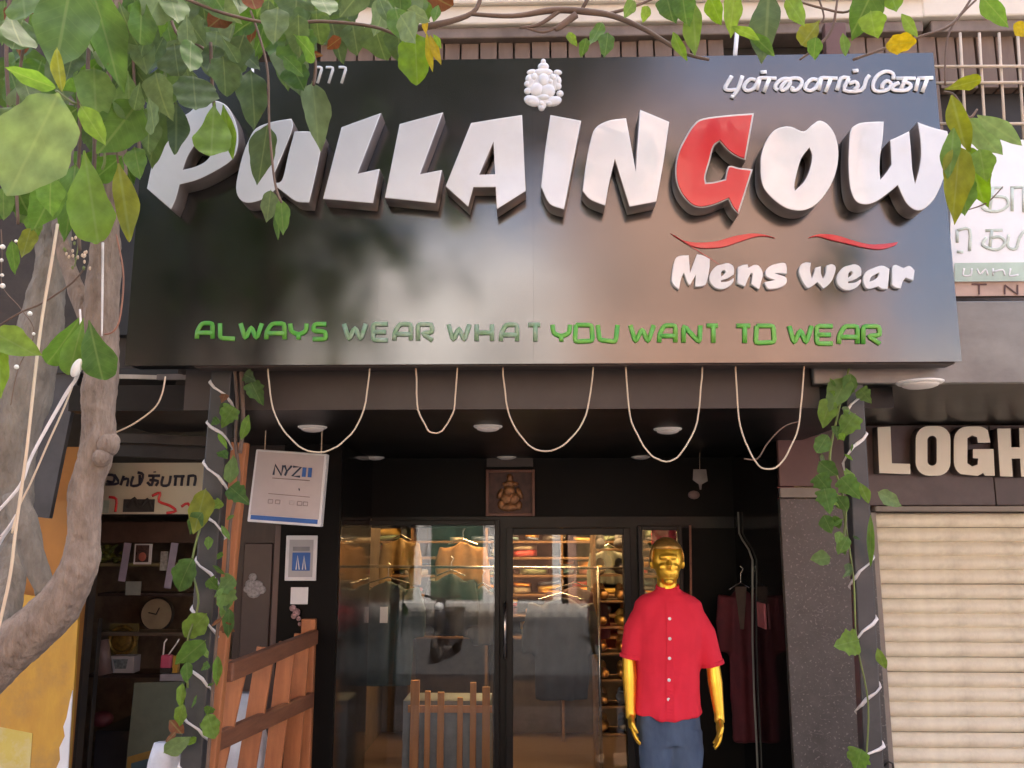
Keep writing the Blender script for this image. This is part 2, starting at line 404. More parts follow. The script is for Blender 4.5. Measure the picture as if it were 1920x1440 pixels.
LEAF = leaf_mat('leaf_green', [(.062, .131, .027), (.094, .188, .037), (.125, .237, .050), (.075, .150, .037), (.163, .263, .075)])
LEAFD = leaf_mat('leaf_grey_green', [(.065, .107, .039), (.098, .156, .055), (.150, .208, .091), (.078, .124, .046), (.117, .195, .052)], .4, .55)
LEAFB = leaf_mat('leaf_bright', [(.156, .288, .036), (.204, .324, .060), (.120, .240, .048)], .5)
LEAFY = leaf_mat('leaf_yellow', [(.50, .36, .02), (.36, .36, .03), (.44, .33, .03)], .5)
LEAFO = leaf_mat('leaf_olive', [(.20, .24, .03), (.25, .27, .035)], .5)
LEAFR = leaf_mat('leaf_dry', [(.20, .08, .035), (.16, .07, .03)], .3, .6)
LEAFP = leaf_mat('leaf_pale', [(.20, .30, .11), (.19, .28, .10)], .45, .38)

# ================================================================== THE SETTING
def struct(name, mb, mat, bevel=0):
    o = mb.build(name, mat, None, bevel=bevel); o['kind'] = 'structure'; return o
hx = lambda px, Y: at(px, 1000, Y).x                      # x of a vertical line seen at eye level
zz = lambda py, Y, px=960: at(px, py, Y).z

struct('ground', MB().box(-250, 250, -250, 250, -.6, -.17), M_ground)
struct('road', MB().box(-80, 80, -9.6, 2.4, -.168, -.13), M_asph)
struct('pavement', MB().box(-30, 30, 2.4, 5.2, -.167, -.004), M_conc, .01)
struct('opposite_pavement', MB().box(-30, 30, -12.2, -9.6, -.167, -.004), M_conc, .01)

ZC = zz(765, 3.80)                                        # porch ceiling
XL, XR = -1.215, hx(1465, 5.2)
YD = 6.40                                                 # plane of the glass doors

# ------------------------------------------------------------------ the menswear shop
shop = thing('shop_building', 'black fronted clothes shop with a deep porch and glass doors', 'shop', (0, 5.4, 0))
MB().box(XL - .02, XR + .02, 3.9, 6.3, .0, .03).build('porch_floor', M_conc, shop)
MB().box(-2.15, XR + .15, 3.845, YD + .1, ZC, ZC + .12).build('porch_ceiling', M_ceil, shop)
MB().box(hx(325, 3.8), hx(1556, 3.8), 3.82, 3.843, ZC - .002, ZC + .42).build('fascia_beam', M_brown, shop)
ZDT = zz(972, YD)                                         # top of the door frame
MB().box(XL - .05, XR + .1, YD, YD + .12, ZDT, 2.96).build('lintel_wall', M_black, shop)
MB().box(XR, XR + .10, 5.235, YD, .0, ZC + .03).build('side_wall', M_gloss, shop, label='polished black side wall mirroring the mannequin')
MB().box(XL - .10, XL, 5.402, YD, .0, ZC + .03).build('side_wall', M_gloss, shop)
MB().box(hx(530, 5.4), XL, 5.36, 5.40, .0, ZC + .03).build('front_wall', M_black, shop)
# orange strip beside the left door
MB().beam(at(636, 985, 6.2) , at(623, 1480, 6.2), .012, .012, (0, 1, 0)).build('thin_strip', M_wood, shop)
MB().beam(at(1294, 985, 6.3), at(1300, 1480, 6.3), .014, .012, (0, 1, 0)).build('thin_strip', M_wood2, shop)
MB().box(hx(912, 6.39), hx(1000, 6.39), 6.385, 6.399, zz(875, 6.39), zz(800, 6.39)).build('wall_panel', M_dark_wood, shop)

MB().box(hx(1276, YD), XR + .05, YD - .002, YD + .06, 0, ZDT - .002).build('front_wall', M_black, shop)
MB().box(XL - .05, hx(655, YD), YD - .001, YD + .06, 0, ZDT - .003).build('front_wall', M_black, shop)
# door frame and doors
def framed_pane(name, p0, p1, ptop, pbot, y, bar, parent, glass, handle=None):
    x0, x1 = hx(p0, y), hx(p1, y); z1, z0 = zz(ptop, y), pbot
    f = MB()
    f.box(x0 - bar, x0, y - .03, y + .02, z0, z1 + bar); f.box(x1, x1 + bar, y - .03, y + .02, z0, z1 + bar)
    f.box(x0 + .0005, x1 - .0005, y - .029, y + .019, z1, z1 + bar - .001); f.box(x0 + .0005, x1 - .0005, y - .029, y + .019, z0, z0 + .12)
    o = f.build(name, M_alu, parent, bevel=.003)
    MB().box(x0, x1, y - .006, y + .002, z0 + .12, z1).build('pane', glass, o)
    if handle is not None:
        hxp = hx(handle[0], y - .09); za, zb = zz(handle[1], y - .09), zz(handle[2], y - .09)
        h = MB(); h.tube([(hxp, y - .09, zb), (hxp, y - .09, za)], .012, 10)
        h.tube([(hxp, y - .09, za - .06), (hxp, y - .02, za - .06)], .008, 8); h.tube([(hxp, y - .09, zb + .06), (hxp, y - .02, zb + .06)], .008, 8)
        h.build('handle', M_steel, o, smooth=True)
    return o
framed_pane('door', 662, 928, 985, .03, 6.36, .035, shop, M_glass)
framed_pane('door', 962, 1168, 1003, .03, 6.345, .05, shop, M_glass, (947, 1128, 1235))
framed_pane('sidelight', 1203, 1270, 994, .03, 6.36, .03, shop, M_glass)
for p0, p1 in ((926, 960), (1166, 1205)):
    MB().box(hx(p0, 6.41), hx(p1, 6.41), 6.385, 6.43, .03, ZDT + .01).build('mullion', M_alu, shop)
MB().box(XL + .005, XR - .005, 6.384, 6.432, zz(990, 6.384), ZDT + .012).build('header_bar', M_alu, shop)
# shop interior
MB().box(XL - .3, XR + .6, YD + .12, 10.2, .0, .028).build('inner_floor', M_floor, shop)
MB().box(XL - .36, XL - .3, YD + .12, 10.2, .0, 2.9).build('inner_wall', M_inner, shop)
MB().box(XR + .6, XR + .66, YD + .12, 10.2, .0, 2.9).build('inner_wall', M_inner, shop)
MB().box(XL - .36, XR + .66, 10.2, 10.26, .0, 2.9).build('inner_wall', M_inner, shop)
MB().box(XL - .36, XR + .66, YD + .12, 10.26, 2.9, 2.96).build('inner_ceiling', M_cream, shop)
# upper storey above the sign
YU = 4.12
MB().box(-2.2, 2.02, YU + .10, 10.3, ZC + .45, 7.4).build('upper_wall', M_dark, shop)
zl0, zl1 = zz(70, 4.08), zz(50, 4.08)
MB().box(-2.2, 2.02, 4.08, YU + .10, zl0, zl1).build('ledge', M_ledge, shop, bevel=.008)
MB().box(-2.2, 2.02, 4.055, YU + .10, zl1 + .003, zl1 + .9).build('balcony_slab', M_cream, shop, bevel=.01)
MB().box(-2.21, 2.03, 4.02, 4.0545, zl1 + .10, zl1 + .19).build('slab_moulding', M_cream, shop, bevel=.012)
ux = lambda px, Y: at(px, 90, Y).x
bp0 = 600; k = 0
while bp0 < 1740:
    wpx = 33 + 3 * math.sin(k * 1.7)
    if not (1372 < bp0 + wpx / 2 < 1590):
        y_ = YU + .004 * (k % 3)
        MB().box(ux(bp0 + 1.5, YU), ux(bp0 + wpx - 1.5, YU), y_, y_ + .05, zl0 - .9, zl0 - .002).build('batten', M_batten, shop, bevel=.004)
    bp0 += wpx; k += 1
MB().box(ux(1545, 4.03), ux(1585, 4.03), 4.0, 4.054, zl0 - .9, zz(40, 3.95)).build('column', M_maroon, shop, bevel=.006)
MB().tube([at(1382, 60, 4.0), at(1376, 130, 4.0)], .011, 10).build('drain_pipe', M_paper, shop, smooth=True)

# ------------------------------------------------------------------ neighbour on the right
nb = thing('shop_building', 'shop with cream roller shutter and stone facing right of the black post', 'shop', (3.2, 5.3, 0))
YN = 5.2
zf1, zf0 = zz(797, YN, 1700), zz(948, YN, 1700)
MB().box(XR + .003, hx(1543, YN), YN - .012, YN + .02, zz(912, YN, 1500), zf1).build('facing_tile', M_tile_red, nb, bevel=.004, label='reddish facing slab beside the porch')
MB().box(hx(1544, YN), hx(1632, YN), YN, YN + .02, zf0, zf1 - .002).build('facing_tile', M_tile, nb, bevel=.004)
MB().box(hx(1633, YN), hx(1872, YN), YN - .004, YN + .02, zf0, zf1 - .001).build('facing_tile', M_tile, nb, bevel=.004)
MB().box(hx(1874, YN), hx(2160, YN), YN - .002, YN + .02, zf0, zf1 - .002).build('facing_tile', M_tile, nb, bevel=.004)
MB().box(XR + .002, hx(1543, YN), YN - .02, YN + .02, zz(933, YN, 1500), zz(914, YN, 1500)).build('band', M_beige, nb, bevel=.004)
MB().box(XR + .001, hx(1640, YN) - .01, YN, YN + .2, 0, zz(934, YN, 1500)).build('pillar', M_granite, nb, bevel=.006)
MB().box(hx(1640, YN), hx(2300, YN), YN - .035, YN + .05, zf0 - .035, zf0 - .003).build('shutter_hood', M_beige, nb, bevel=.006)
sh = MB().box(hx(1644, YN), hx(2296, YN), YN + .062, YN + .07, 0, zf0 - .04).build('roller_shutter', M_beige, nb)
for px in (1646, 2300): MB().box(hx(px, YN) - .04, hx(px, YN), YN + .01, YN + .06, 0, zf0 - .04).build('guide_rail', M_beige, sh)
# each slat of the shutter: a curved strip
zs = zf0 - .045; pitch = .083
def slat_mesh(x0, x1, p):
    prof = [(.012, 0), (.002, -.10), (-.010, -.28), (-.016, -.50), (-.012, -.72), (-.002, -.86), (.010, -.93), (.012, -.985)]
    mb = MB(); v = []; f = []
    for i, (yy, t) in enumerate(prof):
        v += [(x0, yy, t * p), (x1, yy, t * p)]
    n = len(prof)
    for i, (yy, t) in enumerate(prof):
        v += [(x0, .02, t * p), (x1, .02, t * p)]
    for i in range(n - 1):
        f.append((2 * i, 2 * i + 1, 2 * i + 3, 2 * i + 2))
        f.append((2 * n + 2 * i, 2 * n + 2 * i + 2, 2 * n + 2 * i + 3, 2 * n + 2 * i + 1))
    f += [(0, 2 * n, 2 * n + 1, 1), (2 * n - 2, 2 * n - 1, 4 * n - 1, 4 * n - 2)]
    return mb.add(v, f).mesh('slat', [M_shut])
sm = slat_mesh(hx(1645, YN), hx(2290, YN), pitch)
sm.polygons.foreach_set('use_smooth', [True] * len(sm.polygons))
k = 0
while zs > .05:
    o = bpy.data.objects.new('slat', sm); C.objects.link(o); o.parent = sh
    o.matrix_parent_inverse = Matrix.Identity(4)
    o.location = (0, YN + .035 + .002 * math.sin(k * 2.1), zs); o.rotation_euler = (.02 * math.sin(k * 3.3), .0009 * math.sin(k * 1.3), 0); zs -= pitch; k += 1
hl = MB().tube([at(1658, 1436, YN - .01), at(1666, 1428, YN - .03), at(1674, 1432, YN - .03), at(1677, 1460, YN - .01)], .006, 8).build('handle', M_dark, sh, smooth=True)
# its canopy: soffit and grey metal fascia
zq = zf1 + .003
MB().box(hx(1540, 3.8), 6.2, 3.785, YN - .02, zf1 + .004, zf1 + .10).build('canopy_soffit', M_ceil, nb)
MB().box(hx(1560, 3.64), 6.2, 3.745, 3.78, zq, zz(552, 3.64, 1850)).build('canopy_fascia', pm('sheet_grey', (.21, .195, .17), .38, metal=.5, col2=(.14, .125, .11), scale=3, stretch=(1, 1, 2), grime=.5, gcol=(.09, .075, .065), rvar=.08), nb, bevel=.006)
MB().box(ux(1730, 4.2), 6.2, 4.22, 10, zf1 + .11, 7.4).build('upper_wall', M_batten, nb)
MB().box(hx(1620, YN), 6.2, YN + .10, 10, 0, zf1 + .003).build('inner_mass', M_dark, nb)
# red strokes on the wall strip below the white sign
strip = MB().box(at(1785, 540, 3.86).x, 5.0, 3.85, 3.88, zz(556, 3.86, 1850), zz(528, 3.86, 1850)).build('wall_strip', pm('strip_pink', (.52, .36, .28), .6, var=.1), nb)
for pts in ([(1836, 552), (1836, 534)], [(1822, 533), (1850, 533)], [(1884, 552), (1884, 534)], [(1884, 534), (1908, 552)], [(1908, 552), (1908, 534)]):
    MB().tube([at(x, y, 3.846) for x, y in pts], .004, 6, .3, (0, -1, 0)).build('painted_stroke', M_maroon, strip)
# upper right: battens of the neighbour and dark opening behind the grille
for i in range(7):
    p = 1752 + i * 37
    MB().box(ux(p + 2, 4.15), ux(p + 35, 4.15), 4.13 + .004 * (i % 2), 4.2, zz(168, 4.15, 1850), zz(55, 4.15, 1850)).build('batten', M_batten, nb, bevel=.004)
MB().box(ux(1765, 4.0), 5.0, 4.08, 4.2, zz(58, 4.08, 1850), zz(36, 4.08, 1850)).build('ledge', M_ledge, nb, bevel=.008)
MB().box(ux(1765, 3.9), 5.0, 4.05, 4.2, zz(36, 4.08, 1850) + .003, zz(35, 4.08, 1850) + .9).build('balcony_slab', M_cream, nb, bevel=.01)
MB().box(ux(1740, 4.2), 5.0, 4.205, 4.217, zz(300, 4.2, 1850), zz(168, 4.2, 1850)).build('dark_opening', M_dark, nb)
gr = thing('window_grille', 'beige wire grille on the upper floor beyond the sign', 'grille', at(1840, 240, 3.93))
M_grille = pm('grille_paint', (.56, .45, .33), .5, var=.12)
for y0, y1 in ((125, 124), (156, 154), (232, 232)):
    MB().tube([at(1752, y0, 3.93), at(2010, y1, 3.93)], .008, 8).build('bar', M_grille, gr, smooth=True)
for p0 in (1800, 1836, 1873, 1908, 1944):
    MB().tube([at(p0, 62, 3.945), at(p0 + 14, 300, 3.945)], .007, 8).build('bar', M_grille, gr, smooth=True)

# ------------------------------------------------------------------ neighbour on the left
nl = thing('shop_building', 'dim gift shop opening left of the wooden railing', 'shop', (-2.4, 5.5, 0))
xa, xb = hx(150, 5.5), hx(440, 5.5)
MB().box(-9, hx(262, 4.3), 4.3, 10, zz(690, 4.3, 200), 7.4).build('upper_wall', M_left_wall, nl)
MB().box(-6.5, hx(455, 5.3), 4.3, 5.5, zz(690, 4.3, 200) - .06, zz(690, 4.3, 200) - .002).build('soffit', M_dark, nl)
MB().box(hx(90, 5.5), hx(445, 5.5), 5.5, 5.56, zz(868, 5.5, 250), zz(690, 4.3, 200) - .06).build('header_wall', M_dark, nl)
MB().box(-6, hx(445, 6.6), 6.6, 6.66, 0, 3).build('back_wall', pm('back_brown', (.19, .15, .105), .8, var=.25), nl)
MB().box(hx(178, 6.6) - .12, hx(178, 6.6), 5.6, 6.6, 0, 2.6).build('side_wall', M_left_wall, nl)
MB().box(hx(138, 5.5), hx(183, 5.5), 5.46, 5.54, 0, 2.6).build('jamb', M_left_wall, nl)
MB().box(-6, hx(445, 5.5), 5.45, 7.2, 0, .03).build('shop_floor', M_conc, nl)
MB().box(hx(185, 5.9), hx(430, 5.9), 5.87, 5.93, zz(1018, 5.9, 250), zz(978, 5.9, 250)).build('beam', pm('beam_brown', (.11, .06, .04), .6), nl, bevel=.006)
MB().box(hx(182, 5.6), hx(440, 5.6), 5.58, 6.59, zz(965, 5.6, 250), zz(965, 5.6, 250) + .03).build('inner_ceiling', M_dark, nl)
for y0, y1, Yq, hh in ((690, 690, 4.0, .05), (765, 800, 4.6, .10)):
    pass
# panelled wooden door between the two shops
dz1 = zz(985, 5.42, 480)
dr = MB().box(hx(447, 5.42), hx(529, 5.42), 5.42, 5.47, 0, ZC + .035).build('wood_door', M_dark_wood, nl)
MB().box(hx(459, 5.41), hx(513, 5.41), 5.405, 5.4195, .9, zz(1018, 5.41, 480)).build('door_panel', pm('door_panel_brown', (.05, .034, .030), .35, var=.1), dr, bevel=.008)
MB().box(hx(518, 5.4), hx(530, 5.4), 5.37, 5.4195, 0, dz1).build('door_jamb', pm('jamb_brown', (.10, .06, .052), .4, var=.15), dr, bevel=.004)
pat = MB()
for (x, y, r) in ((474, 1082, 8), (470, 1096, 11), (482, 1099, 12), (476, 1108, 15), (490, 1106, 9), (464, 1105, 8)):
    q = at(x, y, 5.404); pat.ell(q, (r * .0033, .008, r * .0030), 10, 6)
pat.build('paper_scrap', pm('scrap_grey', (.36, .34, .33), .7, var=.3, scale=60), dr, smooth=True)
# far-left walls and boards
MB().box(-6, hx(155, 4.95), 4.95, 5.05, 0, zz(838, 4.95, 100)).build('street_wall', M_orange, nl)

# ================================================================== MAIN SIGNBOARD
YS = 3.60; LD = .10; YF = YS - LD                 # panel face, letter depth, letter face
zs0, zs1 = zz(682, YS), zz(110, YS)
xs0, xs1 = at(234, 680, YS).x, at(1804, 684, YS).x
sign = thing('signboard', 'long black glossy shop signboard with raised white and red letters', 'signboard', ((xs0 + xs1) / 2, YS, zs0))
MB().box(xs0 + .01, xs1 - .01, YS + .012, YS + .12, zs0 + .006, zs1 - .006).build('backing_box', M_alu, sign)
cuts = [xs0] + [at(p, 560, YS).x for p in (470, 708, 1000, 1411)] + [xs1]
for a, b in zip(cuts[:-1], cuts[1:]):
    MB().box(a + .00014, b - .00014, YS, YS + .011, zs0, zs1).build('panel', M_panel, sign)
MB().box(xs0 + .3, xs1 - .02, YS + .02, YS + .11, zs0 - .006, zs0 + .005).build('underside_strip', M_brown, sign)

c1 = lambda pts: hermite(pts, 4)
P_ = [(275, 353, 1), (292, 272), (302, 245), (330, 222), (352, 212), (372, 196), (400, 188), (425, 198), (442, 228), (447, 262), (442, 288), (430, 304), (400, 323), (368, 338), (337, 346, 1), (330, 372), (321, 393, 1)]
P_h = [(343, 318, 1), (352, 293), (363, 275, 1), (388, 277), (395, 288), (385, 302), (366, 312)]
U_ = [(442, 352), (452, 300), (466, 262), (480, 240), (510, 228), (546, 222, 1), (549, 240), (530, 290), (512, 335), (528, 338), (540, 290), (552, 246, 1), (580, 246), (607, 252, 1), (596, 310), (580, 380, 1), (556, 378), (537, 365), (520, 352, 1), (500, 370), (472, 380), (452, 376)]
L1_ = [(640, 238, 1), (715, 211, 1), (671, 325, 1), (712, 316, 1), (700, 381, 1), (605, 373, 1)]
L2_ = [(749, 232, 1), (831, 210, 1), (788, 326, 1), (829, 318, 1), (817, 381, 1), (721, 371, 1)]
A_ = [(883, 230, 1), (979, 215, 1), (986, 358, 1), (931, 393, 1), (929, 351, 1), (888, 351, 1), (878, 388, 1), (835, 349, 1)]
A_h = [(925, 267, 1), (928, 326, 1), (899, 327, 1)]
I_ = [(1032, 215, 1), (1090, 226, 1), (1072, 320), (1058, 393, 1), (1030, 382), (1014, 350, 1), (1022, 280)]
N_ = [(1106, 268), (1116, 240), (1140, 226), (1174, 221, 1), (1192, 318, 1), (1200, 205, 1), (1255, 228, 1), (1245, 300), (1231, 378, 1), (1180, 388, 1), (1153, 299, 1), (1142, 345), (1135, 386, 1), (1106, 374), (1092, 358, 1), (1098, 310)]
def g6(pts): return [(1240 + p[0] / 3.4286, 190 + p[1] / 3.4286) + tuple(p[2:]) for p in pts]
G_ = g6([(597, 75, 1), (450, 85), (270, 108), (205, 150), (150, 235), (105, 330), (88, 430), (95, 520), (130, 600), (190, 665), (250, 685), (330, 672), (430, 632, 1), (460, 690), (497, 727, 1), (545, 580), (590, 435, 1), (500, 425), (450, 412), (425, 425), (408, 498, 1), (340, 515), (290, 520, 1), (287, 480), (315, 380), (340, 290), (375, 260, 1), (430, 320), (490, 360), (543, 380, 1)])
O_ = g6([(637, 420), (640, 350), (670, 260), (720, 190), (780, 163), (840, 163), (915, 192), (970, 150), (1020, 122), (1075, 150), (1120, 220), (1140, 320), (1130, 430), (1090, 540), (1020, 640), (950, 690), (880, 703), (800, 685), (720, 630), (660, 560), (640, 490)])
O_h = g6([(952, 298, 1), (968, 350), (955, 430), (920, 510), (860, 572, 1), (858, 530), (880, 430), (905, 360)])
W_ = g6([(1215, 190), (1250, 150), (1310, 133), (1432, 128, 1), (1425, 240), (1410, 340), (1405, 430), (1410, 500, 1), (1450, 450), (1478, 405, 1), (1475, 330), (1470, 248, 1), (1530, 222), (1595, 190, 1), (1605, 290), (1615, 430), (1632, 525, 1), (1655, 440), (1668, 350), (1665, 250), (1648, 132, 1), (1740, 165), (1840, 190, 1), (1858, 270), (1850, 370), (1815, 500), (1760, 620), (1700, 685), (1650, 703), (1600, 680), (1560, 630), (1520, 540, 1), (1460, 590), (1380, 645), (1310, 663), (1250, 640), (1215, 560), (1203, 430), (1205, 300)])
for lp in ([P_, P_h], [U_], [L1_], [L2_], [A_, A_h], [I_], [N_], [O_, O_h], [W_]):
    letter_px([c1(q) for q in lp], YF, LD, M_white, M_side, 'letter', sign, .004)
# the red letter: pale rim with the red face set into it
gl = letter_px([c1(G_)], YF + .004, LD - .004, M_rim, M_side, 'letter', sign, .004, label='red faced letter with a pale metal rim')
cx_, cy_ = 1340, 305
def inset(pts, d):
    n = len(pts); out = []
    area = sum(pts[i][0] * pts[(i + 1) % n][1] - pts[(i + 1) % n][0] * pts[i][1] for i in range(n))
    s = 1 if area > 0 else -1
    for i in range(n):
        a, b, c = Vector(pts[i - 1]), Vector(pts[i]), Vector(pts[(i + 1) % n])
        n1 = Vector((-(b - a).y, (b - a).x)); n2 = Vector((-(c - b).y, (c - b).x))
        if n1.length < 1e-6 or n2.length < 1e-6: continue
        n1.normalize(); n2.normalize(); m = n1 + n2
        if m.length < .2: m = n1
        m.normalize(); out.append(tuple(b + m * s * d / max(.6, m.dot(n1))))
    return out
letter_px([inset(c1(G_), 3.2)], YF - .004, .007, M_red, M_red, 'red_face', gl, .0012)

# "Mens wear"
def m4(pts): return [(1240 + p[0] / 3.84, 400 + p[1] / 3.84) + tuple(p[2:]) for p in pts]
e_o = [(523, 438, 1), (480, 466), (430, 482, 1), (430, 494, 1), (480, 489), (523, 464, 1), (520, 490), (490, 525), (440, 545), (390, 535), (355, 500), (347, 460), (360, 420), (395, 380), (440, 365), (480, 358), (515, 375), (525, 405)]
e_h = [(430, 455, 1), (432, 425), (450, 408), (462, 420), (450, 440)]
mw = [
 [[(75, 460), (88, 370), (105, 322), (135, 305), (198, 300, 1), (207, 430, 1), (257, 294, 1), (300, 302), (350, 328, 1), (345, 410), (325, 500), (300, 522), (243, 527, 1), (250, 440, 1), (208, 517, 1), (188, 495), (162, 425, 1), (140, 480), (128, 547, 1), (95, 522), (76, 490)]],
 [e_o, e_h],
 [[(705, 547, 1), (648, 508, 1), (658, 440), (645, 430, 1), (625, 470), (603, 527, 1), (548, 503, 1), (550, 440), (552, 385, 1), (590, 370), (622, 367, 1), (628, 392, 1), (665, 372), (700, 375), (725, 410), (730, 450), (715, 510)]],
 [[(905, 435, 1), (860, 430), (815, 430, 1), (860, 445), (895, 457), (905, 480), (895, 510), (850, 535), (790, 545), (765, 540, 1), (742, 495, 1), (780, 487), (820, 480, 1), (770, 462), (752, 440), (755, 405), (790, 375), (840, 360), (880, 355), (900, 370)]],
 [[(1005, 370), (1040, 352), (1078, 355, 1), (1072, 410), (1085, 470, 1), (1100, 430), (1110, 390, 1), (1150, 380, 1), (1150, 430), (1165, 470, 1), (1185, 430), (1190, 375, 1), (1230, 365), (1255, 385), (1250, 430), (1225, 490), (1175, 537), (1155, 527), (1125, 495, 1), (1062, 537), (1030, 510), (1000, 450), (992, 410)]],
 [[(p[0] + 916, p[1] + 8) + tuple(p[2:]) for p in e_o], [(p[0] + 916, p[1] + 8) + tuple(p[2:]) for p in e_h]],
 [[(1455, 460), (1475, 420), (1520, 395), (1590, 375), (1645, 400, 1), (1640, 450), (1630, 545, 1), (1590, 543), (1562, 525, 1), (1490, 543), (1460, 510)], [(1500, 490, 1), (1515, 455), (1570, 425, 1), (1560, 455), (1530, 480)]],
 [[(1664, 385), (1690, 370), (1725, 385, 1), (1745, 392, 1), (1790, 378), (1825, 410, 1), (1815, 485, 1), (1760, 462, 1), (1740, 490), (1725, 540, 1), (1690, 535), (1662, 515, 1), (1662, 450)]],
]
for lp in mw:
    letter_px([c1(m4(q)) for q in lp], YS - .022, .022, M_white, M_white, 'small_letter', sign, .002)
# two red flourishes under the name
sw1 = [(68, 142, 1), (150, 190), (250, 210), (400, 200), (520, 165), (650, 145), (740, 152), (822, 176, 1), (740, 162), (660, 172), (560, 205), (450, 240), (330, 250), (240, 240), (160, 200)]
sw2 = [(1058, 176, 1), (1110, 155), (1170, 148), (1270, 160), (1400, 200), (1500, 222), (1600, 220), (1705, 206, 1), (1680, 232), (1580, 258), (1460, 245), (1330, 215), (1220, 190), (1130, 165)]
for s_ in (sw1, sw2):
    letter_px([c1(m4(s_))], YS - .008, .008, M_red, M_red, 'flourish', sign, .0012)

# stroke lettering: flattened tubes lying on the panel
def strokes(name, lines, Y, wpx, mat, parent, conv=lambda x, y: (x, y), flat=.35, n=8, closed_smooth=True):
    mb = MB(); s = .00225 * (Y / 3.6)
    for i, ln in enumerate(lines):
        pts = [conv(x, y) for x, y in ln]
        if closed_smooth and len(pts) > 2: pts = hermite(pts, 3, False)
        elif len(pts) > 2:
            V2 = [Vector(p) for p in pts]; q_ = [V2[0]]
            for j in range(1, len(V2) - 1):
                a_1 = V2[j].lerp(V2[j - 1], min(.4, 5 / max(1e-6, (V2[j] - V2[j - 1]).length))); b_1 = V2[j].lerp(V2[j + 1], min(.4, 5 / max(1e-6, (V2[j] - V2[j + 1]).length)))
                q_ += [a_1, (a_1 + b_1 + 2 * V2[j]) / 4, b_1]
            pts = [tuple(v) for v in q_ + [V2[-1]]]
        mb.tube([at(x, y, Y - .0006 * i) for x, y in pts], wpx * s / 2, n, flat, (0, -1, 0))
    return mb.build(name, mat, parent, smooth=True)
GLY = {
 'A': [[(0, 0), (.03, .5), (.3, 1), (.95, 1), (.95, 0)], [(.05, .38), (.95, .38)]],
 'L': [[(.05, 1), (.05, .05), (.95, 0)]], 'W': [[(0, 1), (.22, 0), (.5, .8), (.75, 0), (1, 1)]],
 'Y': [[(0, 1), (.05, .5), (.5, .3), (.95, .5), (1, 1)], [(.5, .3), (.5, 0)]],
 'S': [[(.95, .98), (.15, .98), (.05, .55), (.9, .5), (.92, .03), (.05, .03)]],
 'E': [[(.95, 1), (.05, 1), (.05, 0), (.95, 0)], [(.05, .5), (.85, .5)]],
 'R': [[(.05, 0), (.05, 1), (.9, 1), (.95, .5), (.3, .45), (.95, 0)]],
 'H': [[(.05, 0), (.05, 1)], [(.95, 0), (.95, 1)], [(.05, .5), (.95, .5)]],
 'T': [[(0, 1), (1, 1)], [(.6, 1), (.6, 0)]], 'O': [[(.1, 1), (.9, 1), (.95, .05), (.05, .0), (.1, 1)]],
 'U': [[(0, 1), (.08, .12), (.9, .0), (1, 1)]], 'N': [[(.05, 0), (.05, 1), (.9, 0), (.95, 1)]]}
slog = [('A', 366, 402), ('L', 408, 444), ('W', 448, 493), ('A', 496, 537), ('Y', 541, 577), ('S', 582, 615), ('W', 642, 688), ('E', 695, 730), ('A', 736, 774), ('R', 779, 814),
        ('W', 838, 882), ('H', 889, 926), ('A', 936, 973), ('T', 987, 1015), ('Y', 1033, 1071), ('O', 1073, 1115), ('U', 1118, 1160), ('W', 1179, 1228), ('A', 1233, 1270), ('N', 1277, 1317), ('T', 1322, 1348),
        ('T', 1378, 1409), ('O', 1412, 1456), ('W', 1477, 1524), ('E', 1527, 1565), ('A', 1570, 1612), ('R', 1614, 1654)]
for i, (ch, x0, x1) in enumerate(slog):
    yb = 635 + (x0 - 366) / 1288 * 10; yt = yb - 29 - (x0 - 366) / 1288 * 4
    strokes('slogan_letter', GLY[ch], YS - .005, 9, M_green2 if 6 <= i <= 13 else M_green, sign,
            lambda u, v: (x0 + 3 + (x1 - x0 - 5) * u, yb - (yb - yt) * v), closed_smooth=False)
# the name in Tamil, top right
def t5(x, y): return (1340 + x / 4.3636, 100 + y / 4.3636)
tam = [
 [[(140, 185), (105, 245), (85, 285), (110, 302), (188, 295)], [(228, 185), (190, 292), (150, 350)], [(150, 345), (142, 368)]],
 [[(335, 218), (290, 212), (250, 250), (240, 288), (275, 306), (320, 285), (348, 240), (368, 203), (440, 203), (505, 205)], [(368, 210), (345, 302)], [(448, 208), (400, 318)], [(375, 156), (425, 152)]],
 [[(520, 300), (497, 285), (505, 250), (550, 213), (600, 208), (618, 235), (590, 285), (550, 302), (548, 270), (600, 215), (660, 203), (705, 215), (712, 250), (680, 295), (635, 302), (640, 272)]],
 [[(840, 218), (795, 212), (752, 250), (740, 288), (780, 306), (825, 283), (852, 238), (872, 203), (945, 203), (1005, 205)], [(872, 210), (850, 302)], [(950, 208), (905, 318)]],
 [[(1105, 203), (1035, 203), (1000, 305)], [(1100, 203), (1060, 302), (1200, 302), (1240, 215), (1268, 180)], [(1098, 250), (1150, 232), (1172, 265), (1140, 300)], [(1130, 145), (1175, 140)]],
 [[(1462, 215), (1458, 165), (1400, 148), (1335, 180), (1297, 245), (1305, 300), (1360, 312), (1420, 292), (1445, 250), (1410, 225), (1375, 255), (1368, 290)]],
 [[(1645, 205), (1485, 205)], [(1565, 205), (1520, 302)], [(1510, 240), (1465, 262), (1455, 295), (1500, 304), (1570, 300), (1605, 270), (1585, 242), (1530, 236)]],
 [[(1660, 205), (1788, 200)], [(1668, 208), (1642, 308)], [(1740, 205), (1698, 318)]],
]
for ls in tam:
    strokes('tamil_letter', ls, YS - .005, 8.6, M_white, sign, t5, flat=.3)
